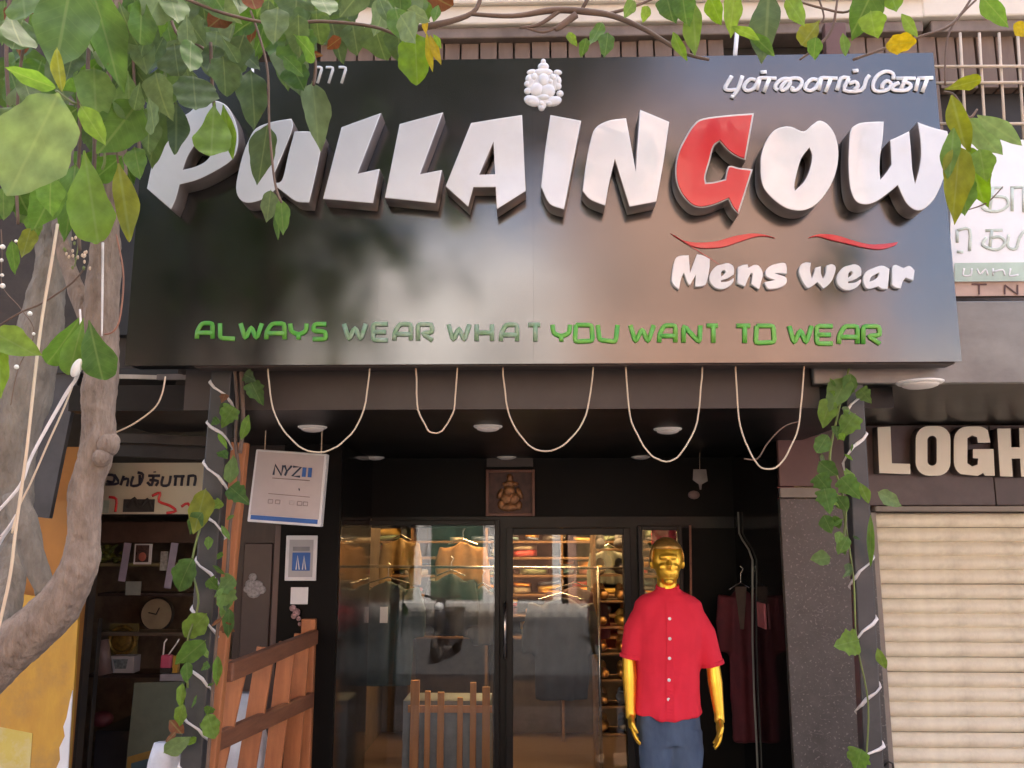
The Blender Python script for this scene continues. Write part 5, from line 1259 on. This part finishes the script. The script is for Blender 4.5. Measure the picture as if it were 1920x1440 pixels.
def leaf(parent, base, tip, Y, kind='ovate', mat=None, width=None, roll=None, dY=None, var=None):
    a = at(*base, Y); b = at(*tip, Y + (lr.uniform(-.04, .04) if dY is None else dY))
    y = b - a; L_ = y.length; y.normalize()
    nrm = (CAMP - (a + b) / 2).normalized(); nrm = (nrm - y * nrm.dot(y)).normalized()
    rl_ = lr.uniform(-.55, .55) if roll is None else roll
    x = y.cross(nrm).normalized(); x, nrm = x * math.cos(rl_) + nrm * math.sin(rl_), nrm * math.cos(rl_) - x * math.sin(rl_)
    wmax = 2 * max(p[1] for p in PROF[kind])
    Lpx = math.dist(base, tip)
    ws = (width / Lpx / wmax / max(.75, math.cos(rl_))) if width else 1.0
    M_ = Matrix(((x.x * L_ * ws, y.x * L_, nrm.x * L_, a.x), (x.y * L_ * ws, y.y * L_, nrm.y * L_, a.y), (x.z * L_ * ws, y.z * L_, nrm.z * L_, a.z), (0, 0, 0, 1)))
    o = bpy.data.objects.new('leaf', leaf_mesh(kind, mat or LEAF, lr.randrange(3) if var is None else var)); C.objects.link(o)
    o.parent = parent; o.matrix_parent_inverse = Matrix.Translation(-Vector(parent.location)); o.matrix_basis = M_
    return o
def stem(parent, pts, Y, r_px, mat, name='stem', n=7, wob=0, smooth_pts=True):
    """Stem through pixel points; Y a number or list; r_px a radius or list of radii in photo pixels."""
    k = len(pts); Ys = Y if isinstance(Y, (list, tuple)) else [Y] * k
    rs = r_px if isinstance(r_px, (list, tuple)) else [r_px] * k
    P3 = [at(x, y, yy) for (x, y), yy in zip(pts, Ys)]
    rad = [r_ * yy / F for r_, yy in zip(rs, Ys)]
    if smooth_pts and k > 2:
        PP, RR = [], []
        for i in range(k - 1):
            p0, p1, p2, p3 = P3[max(i - 1, 0)], P3[i], P3[i + 1], P3[min(i + 2, k - 1)]
            for s_ in range(5 if n < 30 else 22):
                t = s_ / (5 if n < 30 else 22)
                PP.append(.5 * ((2 * p1) + (p2 - p0) * t + (2 * p0 - 5 * p1 + 4 * p2 - p3) * t * t + (3 * p1 - p0 - 3 * p2 + p3) * t**3)); RR.append(rad[i] * (1 - t) + rad[i + 1] * t)
        PP.append(P3[-1]); RR.append(rad[-1]); P3, rad = PP, RR
    mb = MB().tube(P3, rad, n)
    me = mb.mesh(name)
    if wob:
        NN = [v.normal.copy() for v in me.vertices]; CO = [v.co.copy() for v in me.vertices]
        for v, n0, c0 in zip(me.vertices, NN, CO):
            dsp = Vector((1, .6, .2)) * noise.noise(c0 * 9) * wob + Vector((.6, 1, .3)) * noise.noise(c0 * 23) * wob * .45
            if n > 15:
                q0 = Vector((c0.x * 60, c0.y * 60, c0.z * 14)); dsp += n0 * (-.45 * wob * (1 - abs(noise.noise(q0))) ** 6 + .25 * wob * noise.noise(c0 * 45))
            v.co = c0 + dsp
    return link(name, me, mat, parent, smooth=True)

# ---- the street tree in front of the shops
YT_ = 2.7
g0 = at(-230, 2150, YT_); g0.z = -.01
tree = thing('street_tree', 'leaning grey brown street tree with a bent trunk at the left edge', 'tree', g0)
stem(tree, [(235, -60), (226, 120), (212, 300), (198, 450), (191, 560), (188, 700), (186, 800), (179, 860), (165, 910), (160, 960), (154, 1020), (143, 1080), (108, 1138), (58, 1185), (-5, 1238), (-90, 1320), (-170, 1480), (-215, 1760), (-230, 2170)], YT_, [22, 24, 26, 28, 31, 32, 32, 32, 30, 30, 30, 35, 41, 44, 48, 54, 60, 66, 80], M_bark, 'trunk', 56, .009)
stem(tree, [(128, -60), (120, 150), (108, 350), (96, 500), (76, 620), (48, 720), (22, 830), (22, 930), (26, 1020), (12, 1150), (-10, 1235)], [2.95] * 8 + [2.9, 2.8, 2.72], [22, 24, 28, 32, 42, 50, 46, 36, 25, 24, 26], M_bark_grey, 'limb', 48, .010)
stem(tree, [(30, 925), (52, 1010), (72, 1070), (86, 1112)], 2.78, [24, 22, 21, 20], M_bark_grey, 'cut_limb', 16, .006)
kb = MB(); kb.ell(at(203, 835, 2.67), (.034, .034, .038), 14, 10); kb.ell(at(192, 858, 2.66), (.03, .03, .03), 12, 8); kb.ell(at(212, 828, 2.68), (.022, .02, .026), 12, 8)
kb.build('burl', M_bark, tree, smooth=True)
stem(tree, [(188, 640), (150, 560), (128, 500), (110, 420)], [2.72, 2.76, 2.8, 2.85], [20, 18, 15, 13], M_bark, 'branch', 12, .008)

# ---- the creeper hanging over it
crp = thing('creeper', 'dense leafy creeper hanging over the left end of the signboard', 'climbing plant', at(150, 450, 2.6))
for i, pts in enumerate(([(60, -30), (48, 60), (35, 160), (30, 300), (34, 420)], [(150, -30), (140, 100), (150, 230), (145, 380), (150, 470)], [(182, -30), (165, 120), (178, 260), (170, 400)], [(262, -20), (250, 100), (258, 220), (262, 300)],
                         [(310, -20), (330, 60), (380, 90), (420, 150)], [(330, -10), (420, 25), (520, 45), (600, 40), (700, 50), (765, 75)], [(470, 20), (500, 120), (505, 235), (515, 340), (528, 380)], [(560, 30), (590, 110), (588, 160)], [(395, 80), (398, 160), (402, 200)],
                         [(20, -20), (12, 100), (20, 240)], [(215, -20), (205, 140), (222, 310)], [(105, 170), (135, 192), (160, 205), (195, 285), (192, 318)])):
    stem(crp, pts, 2.35 + .09 * (i % 5), lr.uniform(2.0, 4.5), M_stem if i != 11 else M_stem_g, 'stem', 7)
rnd2 = random.Random(21)
def limit(x):     # lowest y the mass of leaves reaches at x
    tab = [(0, 400), (60, 420), (130, 430), (200, 400), (240, 330), (270, 290), (310, 235), (345, 195), (380, 160), (440, 165), (470, 165), (520, 175), (560, 128), (590, 84), (680, 72), (760, 80), (800, 40), (860, -10)]
    for (xa_, ya_), (xb_, yb_) in zip(tab[:-1], tab[1:]):
        if xa_ <= x <= xb_: return ya_ + (yb_ - ya_) * (x - xa_) / (xb_ - xa_)
    return -50
gy = -40
while gy < 400:
    gx = 0
    while gx < 850:
        x = gx + rnd2.uniform(-24, 24); y = gy + rnd2.uniform(-18, 18)
        if y < limit(x) - 50 and rnd2.random() < (.72 if x < 240 else .99):
            L_ = rnd2.uniform(48, 88) * (1.15 if x < 240 else 1); ang = rnd2.gauss(0, .45)
            kind = rnd2.choice(('ovate', 'ovate', 'round', 'ovate', 'obovate'))
            m = rnd2.choice((LEAFD, LEAFD, LEAFD, LEAF)) if x > 240 else rnd2.choice((LEAF, LEAFD, LEAF))
            if rnd2.random() < .03 and y < 60: m = LEAFR
            leaf(crp, (x, y), (x + L_ * math.sin(ang), min(y + L_ * math.cos(ang), limit(x) + 10)), rnd2.uniform(2.2, 3.2), kind, m, None, rnd2.uniform(-.8, .8))
        gx += 30
    gy += 26
for b_0, t_0, Y, kd, m, wd in [
    ((110, 174), (16, 368), 1.7, 'round', LEAFP, 128), ((108, 166), (4, 128), 1.72, 'ovate', LEAFB, 36), ((116, 172), (106, 96), 1.75, 'slim', LEAFO, 20), ((135, -40), (98, 152), 2.0, 'ovate', LEAF, 92),
    ((172, -20), (226, 145), 2.2, 'ovate', LEAF, 66), ((150, 196), (200, 276), 1.9, 'ovate', LEAFB, 40), ((262, 188), (186, 290), 2.3, 'ovate', LEAF, 82), ((112, 336), (62, 434), 2.1, 'ovate', LEAF, 58),
    ((158, 282), (182, 448), 2.2, 'obovate', LEAFB, 68), ((142, 305), (124, 448), 2.25, 'ovate', LEAF, 44), ((222, 306), (246, 464), 2.3, 'slim', LEAFO, 38), ((252, 275), (262, 332), 2.35, 'ovate', LEAF, 30), ((96, 330), (90, 400), 2.0, 'ovate', LEAF, 46),
    ((152, 592), (90, 692), 2.2, 'obovate', LEAF, 48), ((157, 596), (128, 702), 2.18, 'obovate', LEAFB, 40), ((167, 600), (190, 712), 2.15, 'obovate', LEAF, 60),
    ((-14, 622), (57, 660), 2.0, 'ovate', LEAFB, 44), ((-4, 640), (4, 748), 2.0, 'ovate', LEAFB, 34), ((22, 450), (30, 516), 2.3, 'ovate', LEAF, 22), ((58, 425), (42, 488), 2.3, 'ovate', LEAFO, 28), ((60, 395), (70, 450), 2.3, 'ovate', LEAF, 30),
    ((402, 192), (394, 302), 2.5, 'obovate', LEAFB, 56), ((418, 196), (438, 304), 2.52, 'slim', LEAFB, 22), ((330, 190), (332, 300), 2.6, 'slim', LEAFD, 34), ((362, 140), (366, 216), 2.55, 'round', LEAFD, 60),
    ((502, 232), (484, 344), 2.7, 'ovate', LEAFD, 46), ((508, 355), (500, 418), 2.7, 'ovate', LEAFD, 32), ((527, 372), (531, 445), 2.68, 'ovate', LEAF, 26), ((520, 378), (523, 450), 2.72, 'slim', LEAF, 14),
    ((585, 152), (602, 270), 2.8, 'ovate', LEAFD, 50), ((530, 88), (562, 168), 2.75, 'ovate', LEAFD, 54), ((545, 120), (570, 165), 2.7, 'ovate', LEAF, 40), ((470, 130), (480, 238), 2.75, 'ovate', LEAFD, 48), ((300, 205), (278, 300), 2.7, 'ovate', LEAFD, 44),
    ((700, 40), (718, 108), 2.9, 'round', LEAFD, 62), ((745, 45), (752, 116), 2.85, 'ovate', LEAFD, 50), ((778, 62), (782, 156), 2.8, 'round', LEAFB, 62), ((765, 70), (772, 150), 2.85, 'ovate', LEAFD, 40), ((660, 40), (672, 104), 2.9, 'ovate', LEAFD, 50), ((620, 35), (640, 110), 2.9, 'lobed', LEAFD, 60),
    ((800, 62), (812, 132), 2.75, 'slim', LEAFY, 14), ((806, 66), (828, 118), 2.75, 'slim', LEAFY, 14), ((812, 64), (830, 92), 2.74, 'slim', LEAFB, 10), ((796, 30), (800, 62), 2.76, 'slim', LEAFY, 10),
    ((430, 20), (392, 50), 2.6, 'ovate', LEAFR, 40), ((480, 15), (470, 84), 2.65, 'ovate', LEAFR, 26), ((520, 95), (612, 104), 2.7, 'slim', LEAFR, 22), ((640, 70), (610, 92), 2.7, 'ovate', LEAFR, 22)]:
    leaf(crp, b_0, t_0, Y, kd, m, wd, lr.uniform(-.25, .25))

# ---- branch with leaves along the top edge
br = thing('leafy_branch', 'thin leafy branch crossing in front of the cream balcony', 'branch', at(1100, 0, 3.0))
for pts, r_ in (([(752, 56), (815, 47), (885, 24), (905, -20)], [7, 7, 5, 4]), ([(880, 26), (960, 30), (1040, 19), (1100, 22), (1150, 30), (1210, 56), (1280, 98), (1330, 112)], [4, 5, 7, 7, 6, 5, 4, 3]), ([(1050, 20), (1010, 46), (972, 52)], [5, 4, 2]), ([(1090, 20), (1112, -20)], [4, 4]), ([(1130, 28), (1190, 12), (1250, -15)], [4, 3, 3]),
                ([(1055, 45), (1020, 60), (985, 52)], [3, 3, 2]), ([(1080, 28), (1050, 50), (1040, 55)], [8, 7, 4]), ([(1500, 112), (1535, 85), (1562, 50), (1570, -10)], [2, 3, 3, 2]), ([(1600, 112), (1660, 90), (1720, 70), (1785, 45), (1832, -20)], [3, 3, 3, 3, 2]), ([(1530, -15), (1545, 30), (1536, 45)], [2, 2, 1.5]), ([(1488, 0), (1540, 15), (1590, 22), (1620, -15)], [2, 2.5, 2.5, 2]),
                ([(1770, 172), (1790, 180), (1815, 220), (1832, 205)], [2, 3, 3, 2]), ([(1810, 395), (1850, 380), (1880, 350)], [1, 1.5, 1]), ([(1840, -10), (1780, 60), (1772, 160)], [2, 2, 2])):
    stem(br, pts, 3.05, r_, M_stem, 'twig', 8, .003)
for b_0, t_0, kd, m, wd in [((1298, 0), (1305, 98), 'slim', LEAFB, 30), ((1330, -10), (1352, 46), 'ovate', LEAFB, 32), ((1378, -14), (1368, 62), 'ovate', LEAFB, 34), ((1442, -20), (1434, 110), 'slim', LEAFD, 44), ((1372, 50), (1424, 72), 'slim', LEAFB, 18), ((1474, -6), (1512, 54), 'ovate', LEAFB, 28),
    ((1537, 38), (1506, 82), 'obovate', LEAFO, 34), ((1642, -30), (1602, 62), 'ovate', LEAF, 62), ((1632, 20), (1640, 68), 'ovate', LEAFB, 44), ((1668, -20), (1682, 26), 'ovate', LEAFB, 32), ((1690, 26), (1722, 66), 'slim', LEAFB, 18), ((1660, 86), (1714, 78), 'round', LEAFY, 34), ((1530, 68), (1524, 112), 'ovate', LEAF, 30),
    ((1580, 62), (1586, 108), 'slim', LEAFB, 16), ((1838, -10), (1892, 50), 'ovate', LEAFB, 34), ((1900, 44), (1932, 66), 'ovate', LEAFY, 20), ((1280, -10), (1284, 40), 'ovate', LEAF, 34), ((1250, -10), (1258, 36), 'ovate', LEAF, 34), ((1262, 60), (1280, 108), 'slim', LEAFB, 16), ((1405, 60), (1452, 104), 'slim', LEAF, 22), ((1130, 40), (1105, 90), 'ovate', LEAF, 22), ((1100, 70), (1090, 108), 'ovate', LEAF, 20), ((1140, 60), (1135, 106), 'ovate', LEAF, 26), ((1065, 60), (1080, 86), 'ovate', LEAFB, 16),
    ((1770, 168), (1834, 150), 'obovate', LEAFO, 26), ((1784, 178), (1810, 278), 'slim', LEAFO, 34), ((1816, 220), (1874, 296), 'ovate', LEAFP, 46), ((1832, 216), (1914, 272), 'slim', LEAFP, 30), ((1798, 270), (1792, 405), 'ovate', LEAFO, 50), ((1815, 272), (1838, 390), 'ovate', LEAFB, 54), ((1836, 278), (1850, 335), 'ovate', LEAFB, 40), ((1788, 240), (1782, 330), 'slim', LEAFB, 26), ((1806, 330), (1812, 402), 'ovate', LEAFB, 44),
    ((800, 0), (790, 45), 'ovate', LEAF, 30), ((822, 10), (815, 40), 'slim', LEAF, 14), ((1190, 0), (1170, 30), 'ovate', LEAF, 24), ((1215, 10), (1205, 40), 'ovate', LEAFB, 20)]:
    leaf(br, b_0, t_0, 2.95 + lr.uniform(-.06, .06), kd, m, wd, lr.uniform(-.3, .3))

# ---- climbers on the posts
cl = thing('climber', 'leafy climber growing up the left post beside the railing', 'climbing plant', at(400, 1440, 3.7))
stem(cl, [(440, 690), (445, 760), (442, 830), (448, 900), (432, 980), (425, 1080), (408, 1180), (400, 1280), (392, 1400), (385, 1480)], 3.72, 3.2, M_stem, 'stem')
stem(cl, [(452, 690), (456, 790), (450, 850)], 3.72, 4, M_stem, 'stem'); stem(cl, [(352, 1290), (350, 1210), (372, 1130), (360, 1060), (375, 990), (392, 930)], 3.68, 2.2, M_stem_g, 'stem')
for b_0, t_0, kd, m, wd in [((470, 715), (492, 760), 'lobed', LEAF, 36), ((440, 762), (412, 800), 'lobed', LEAFB, 38), ((452, 825), (468, 778), 'slim', LEAFB, 18), ((430, 908), (436, 852), 'ovate', LEAF, 26), ((430, 912), (468, 944), 'lobed', LEAF, 36), ((386, 915), (362, 1002), 'ovate', LEAFO, 44), ((380, 960), (350, 1000), 'ovate', LEAF, 30),
    ((362, 1046), (328, 1108), 'round', LEAF, 44), ((438, 1080), (405, 1120), 'lobed', LEAF, 34), ((425, 1100), (418, 1160), 'lobed', LEAF, 40), ((430, 1140), (428, 1198), 'ovate', LEAF, 22), ((388, 1150), (345, 1198), 'round', LEAFB, 44), ((386, 1200), (328, 1250), 'ovate', LEAFB, 42), ((408, 1228), (406, 1292), 'ovate', LEAFB, 18), ((350, 1240), (352, 1282), 'ovate', LEAF, 22),
    ((342, 1280), (336, 1330), 'ovate', LEAFB, 18), ((345, 1320), (330, 1365), 'ovate', LEAFB, 24), ((388, 1338), (404, 1386), 'round', LEAFB, 34), ((306, 1412), (356, 1382), 'ovate', LEAFP, 34), ((318, 1350), (342, 1378), 'slim', LEAFR, 22), ((330, 1372), (312, 1392), 'slim', LEAFR, 14), ((415, 985), (430, 1010), 'slim', LEAFB, 10)]:
    leaf(cl, b_0, t_0, 3.66 + lr.uniform(-.02, .02), kd, m, wd, lr.uniform(-.35, .35), lr.uniform(-.02, .02))
for i in range(24):
    y = 700 + i * 30 + lr.uniform(-10, 10); x = 440 - (y - 690) * .075 + lr.uniform(-26, 22); a_ = lr.uniform(-1.2, 1.2); L0_ = lr.uniform(14, 30)
    leaf(cl, (x, y), (x + L0_ * math.sin(a_), y + L0_ * math.cos(a_)), 3.68 + lr.uniform(-.03, .03), lr.choice(('ovate', 'lobed', 'slim')), lr.choice((LEAF, LEAFB, LEAF, LEAFD, LEAFR)), None)
cl2 = thing('climber', 'leafy climber growing up the right post by the shutter', 'climbing plant', at(1600, 1440, 3.7))
stem(cl2, [(1592, 690), (1570, 780), (1556, 860), (1572, 900), (1586, 960), (1580, 1020)], 3.72, 2.2, M_stem_g, 'stem'); stem(cl2, [(1500, 790), (1470, 800), (1440, 830), (1420, 860), (1395, 860)], 3.75, 1.4, M_stem, 'stem')
stem(cl2, [(1580, 950), (1600, 1080), (1606, 1200), (1628, 1320), (1622, 1450)], 3.74, 1.6, M_stem_g, 'stem')
for b_0, t_0, kd, m, wd in [((1590, 705), (1556, 770), 'ovate', LEAF, 40), ((1596, 700), (1588, 745), 'ovate', LEAF, 26), ((1612, 728), (1634, 756), 'lobed', LEAF, 30), ((1560, 745), (1540, 798), 'ovate', LEAFB, 34), ((1604, 775), (1572, 822), 'lobed', LEAFB, 42), ((1552, 815), (1530, 850), 'round', LEAF, 30), ((1535, 865), (1570, 895), 'ovate', LEAF, 34), ((1530, 890), (1560, 925), 'lobed', LEAF, 40), ((1545, 915), (1558, 965), 'lobed', LEAF, 42), ((1570, 930), (1588, 958), 'ovate', LEAF, 26),
    ((1576, 895), (1612, 935), 'lobed', LEAFB, 44), ((1612, 905), (1628, 944), 'slim', LEAFB, 18), ((1645, 922), (1694, 948), 'ovate', LEAFP, 28), ((1544, 965), (1560, 1000), 'ovate', LEAF, 28), ((1590, 1005), (1572, 1040), 'ovate', LEAF, 24), ((1558, 1045), (1520, 1050), 'ovate', LEAF, 28), ((1612, 1200), (1560, 1212), 'lobed', LEAFB, 48), ((1645, 1215), (1660, 1258), 'slim', LEAFB, 18), ((1632, 965), (1634, 1066), 'slim', LEAFB, 14), ((1616, 1404), (1600, 1450), 'lobed', LEAFB, 44)]:
    leaf(cl2, b_0, t_0, 3.68 + lr.uniform(-.02, .02), kd, m, wd, lr.uniform(-.3, .3), lr.uniform(-.02, .02))

for i in range(22):
    y = 705 + i * 17 + lr.uniform(-10, 10); x = 1566 + (y - 700) * .03 + lr.uniform(-34, 30); a_ = lr.uniform(-1.2, 1.2); L0_ = lr.uniform(14, 32)
    leaf(cl2, (x, y), (x + L0_ * math.sin(a_), y + L0_ * math.cos(a_)), 3.69 + lr.uniform(-.03, .03), lr.choice(('ovate', 'lobed', 'slim')), lr.choice((LEAF, LEAFB, LEAF, LEAFD)), None)
# ---- cords and wires round the tree
def wire(pts, Y, r_, mat, label, grp='cords tangled in the street tree', name='cord'):
    o = stem(None, pts, Y, r_, mat, name); return tag(o, label, 'cord', grp)
wire([(108, 420), (97, 490), (80, 590), (66, 700), (52, 830), (42, 905), (30, 990), (18, 1085), (-8, 1200)], 2.15, 3.0, M_wire, 'long cream cord hanging down in front of the grey limb')
wire([(150, 580), (152, 640), (147, 700), (122, 742), (62, 850), (38, 910), (-10, 965)], 2.2, [2, 2.5, 3.2, 3.6, 3, 3, 3], M_cord, 'thick pale cord tied below the three glossy leaves')
wire([(142, 706), (122, 760), (88, 836), (58, 905), (36, 950), (22, 1000)], 2.22, 1.9, M_wire, 'thin yellowish cord running to the trunk fork')
wire([(218, 440), (230, 500), (231, 545), (224, 600), (212, 622), (196, 627)], 2.62, 1.8, pm('wire_rust', (.28, .12, .07), .5), 'rusty wire looped on the right of the trunk')
wire([(310, 706), (304, 738), (289, 766), (250, 795), (214, 812)], 2.75, 1.6, M_wire, 'short yellowish wire from the trunk burl to the pale bar')
wire([(-5, 612), (40, 585), (80, 568), (135, 530), (160, 500)], 2.6, 1.8, M_stem, 'thin brown tendril across the trunks')
wire([(193, 455), (192, 560), (191, 630)], 2.58, [2.5, 2.2, 1.6], M_cord, 'grey white cord flat against the bark')
sp_ = MB().ell(at(144, 690, 2.17), (.013, .012, .026), 12, 10, Matrix.Rotation(.35, 3, 'Y')).build('cord_knot', M_bead, None, smooth=True); tag(sp_, 'bright white knot below the three glossy leaves', 'knot')
fray = thing('frayed_cord', 'frayed whitish cord end at the left edge', 'cord', at(10, 1010, 2.3))
for i in range(7):
    stem(fray, [(30 - i, 965 + 3 * i), (18 - 2 * i, 985 + 4 * i), (2 - 3 * i, 1005 + 7 * i)], 2.3 + .01 * i, 2.2, M_cord, 'strand', 6)
fl_ = thing('light_string', 'string of tiny white bulbs hanging at the far left', 'light string', at(5, 540, 2.2))
stem(fl_, [(2, 430), (4, 470), (3, 500), (6, 540), (40, 580), (64, 625), (34, 692), (20, 760)], 2.22, .9, M_stem, 'lead')
for x, y, r_ in ((5, 463, 5), (3, 488, 3.5), (4, 516, 3.5), (5, 536, 5), (56, 588, 4.5), (63, 626, 3), (31, 688, 4.5), (30, 452, 3), (63, 38, 4)):
    MB().ell(at(x, y, 2.2), (r_ * .0014, r_ * .0014, r_ * .0014), 10, 7).build('bulb', M_bead, fl_, smooth=True)
stem(fl_, [(58, -10), (64, 15), (63, 36)], 2.2, .9, M_stem_g, 'lead')
bl = thing('flower_spray', 'dry yellowish flower spray hanging on the trunk', 'flower', at(150, 480, 2.5))
for i in range(22):
    x, y = lr.uniform(120, 172), lr.uniform(440, 505)
    MB().ell(at(x, y, 2.55 + lr.uniform(-.03, .03)), (.004, .004, .0065), 7, 5).build('bud', MATS['wire_cream'] if i % 3 else M_stem_g, bl, smooth=True)
stem(bl, [(150, 430), (146, 465), (140, 500)], 2.56, 1.2, M_stem_g, 'stalk')

# ================================================================== THE STREET BEHIND THE CAMERA (lights and reflections)
def opp(x0, x1, h, col, label, floors, win_cols, y=-12.2):
    t = thing('building', label, 'building', ((x0 + x1) / 2, y - 3, 0))
    MB().box(x0, x1, y - 7, y, -.1, h).build('wall', pm('plaster_%d' % int(x0 * 10), col, .8, var=.12, scale=1.2, grime=.3, gcol=(.2, .16, .13), gscale=.8), t)
    n = max(2, int((x1 - x0) / 2.2)); fh = (h - 3.4) / max(1, floors)
    for f_ in range(floors):
        for i in range(n):
            cx = x0 + (i + .5) * (x1 - x0) / n; z0 = 3.6 + f_ * fh + .5
            wn = MB().box(cx - .6, cx + .6, y + .002, y + .05, z0, z0 + fh * .5).build('window', M_dark, t)
            MB().box(cx - .7, cx + .7, y + .003, y + .35, z0 + fh * .5 + .05, z0 + fh * .5 + .13).build('sunshade', M_cream, wn)
    for i, c in enumerate(win_cols):
        a = x0 + (x1 - x0) * i / len(win_cols); b = x0 + (x1 - x0) * (i + 1) / len(win_cols)
        MB().box(a + .1, b - .1, y + .003, y + .25, 2.5, 3.4).build('shop_sign', pm('shopsign_%d_%d' % (int(x0), i), c, .5, var=.1), t)
        MB().box(a + .25, b - .25, y + .004, y + .03, .1, 2.4).build('shop_opening', pm('opening_%d_%d' % (int(x0), i), tuple(.25 * q + .03 for q in c), .6, var=.3, scale=2), t)
    return t
opp(-22, -5.4, 7.5, (.42, .36, .30), 'grey three storey building across the street', 1, [(.1, .2, .45), (.5, .4, .1), (.5, .1, .08)])
opp(-5.2, .75, 8.6, (.62, .61, .60), 'pale two storey building across the street', 1, [(.55, .35, .05), (.1, .3, .15), (.6, .2, .05)])
opp(.95, 7.8, 12.0, (.40, .235, .17), 'tall pinkish brown building across the street', 3, [(.6, .32, .04), (.5, .08, .06)])
opp(8.4, 20, 6.0, (.5, .48, .45), 'low grey building further along the street', 1, [(.1, .15, .4), (.5, .45, .4), (.4, .1, .1)])
# tree across the pavement whose crown shades and darkens the left of the sign
t2 = thing('street_tree', 'broad shade tree standing behind the viewer', 'tree', (-5.2, -4.6, -.1))
MB().tube([(-5.2, -4.6, -.15), (-5.1, -4.6, 2), (-4.8, -4.5, 4), (-4.2, -4.2, 6.2)], [.28, .22, .2, .12], 14).build('trunk', M_bark, t2, smooth=True)
MB().tube([(-4.9, -4.5, 3.6), (-3.6, -3.8, 5.4), (-2.0, -3.2, 6.6), (-.4, -3.0, 7.2)], [.14, .11, .08, .05], 10).build('limb', M_bark, t2, smooth=True)
cv, cf = [], []; rc = random.Random(2)
cl_c = [(-5.6, -4.6, 6.4, 2.2), (-4.2, -3.8, 5.8, 1.7), (-3.0, -3.4, 6.8, 1.7), (-1.6, -3.2, 7.4, 1.5), (-.4, -3.0, 7.7, 1.2), (-4.2, -4.2, 8.2, 2.2), (-2.4, -3.6, 8.6, 1.9), (-4.9, -3.2, 4.9, 1.1), (-6.6, -4, 5.2, 1.6), (-7.5, -4.5, 7, 2.2), (-5.6, -4, 4.3, 1.4), (-3.9, -3.6, 4.9, 1.1), (-8.5, -4.5, 5, 1.8), (.6, -3.0, 8.3, 1.2), (-1.0, -3.2, 8.6, 1.5)]
for _ in range(15000):
    c = rc.choice(cl_c); d = Vector((rc.gauss(0, 1), rc.gauss(0, 1), rc.gauss(0, 1))).normalized() * c[3] * rc.random() ** .4
    p = Vector(c[:3]) + d; u = Vector((rc.gauss(0, 1), rc.gauss(0, 1), rc.gauss(0, 1))).normalized(); v_ = u.orthogonal().normalized(); s_ = rc.uniform(.10, .19)
    b0 = len(cv); cv += [p - u * s_, p + v_ * s_ * .5, p + u * s_, p - v_ * s_ * .5]; cf.append((b0, b0 + 1, b0 + 2, b0 + 3))
MB().add(cv, cf).build('crown', leaf_mat('leaf_greyed', [(.062, .072, .048), (.075, .085, .058)], .3, .6), t2)  # leaf colour greyed so the crown's reflection in the sign stays neutral
def scooter(x, y, rz, col, label):
    t = thing('scooter', label, 'scooter', (x, y, -.13), 'scooters on the road')
    M_ = Matrix.Translation((x, y, -.13)) @ Matrix.Rotation(rz, 4, 'Z')
    def put(mb, name, mat, par=t, smooth=True):
        me = mb.mesh(name); me.transform(M_); return link(name, me, mat, par, smooth)
    pmn = pm('scooter_paint_%d' % int(x * 10), col, .25, coat=.5)
    for xx in (-.62, .62):
        w_ = put(MB().tube([(xx + .2 * math.cos(a), 0, .25 + .2 * math.sin(a)) for a in [2 * math.pi * k / 24 for k in range(25)]], .055, 10, caps=False), 'tyre', M_dark)
        put(MB().disc((xx, -.02, .25), .13, (0, 1, 0), .04, 16), 'rim', M_steel, w_)
    put(MB().loft([[(xx, s * w0, z) for s, z in ((-1, z0), (1, z0), (1, z1), (-1, z1))] for xx, w0, z0, z1 in ((-.85, .06, .55, .68), (-.5, .15, .35, .74), (0, .15, .25, .70), (.12, .14, .22, .34), (.42, .14, .24, .36))]), 'body', pmn, smooth=False)
    put(MB().loft([[(xx, s * w0, z) for s, z in ((-1, z0), (1, z0), (1, z1), (-1, z1))] for xx, w0, z0, z1 in ((-.72, .12, .70, .78), (-.3, .14, .71, .80), (.05, .10, .70, .76))]), 'seat', M_dark, smooth=False)
    put(MB().tube([(.62, 0, .3), (.5, 0, .7), (.42, 0, 1.0)], [.06, .10, .08], 12), 'front_apron', pmn)
    put(MB().tube([(.42, -.34, 1.05), (.44, 0, 1.0), (.42, .34, 1.05)], .018, 8), 'handlebar', M_dark)
    put(MB().ell((.53, 0, .88), (.05, .08, .07), 12, 8), 'headlight', M_paper)
scooter(-1.5, -2.4, 1.75, (.02, .02, .025), 'black scooter standing on the road behind the viewer')
scooter(1.3, -4.4, 1.35, (.5, .03, .03), 'red scooter standing on the road behind the viewer')
scooter(2.4, -3.2, 1.0, (.5, .5, .5), 'white scooter standing on the road behind the viewer')
bpy.data.scenes.remove(TMP)
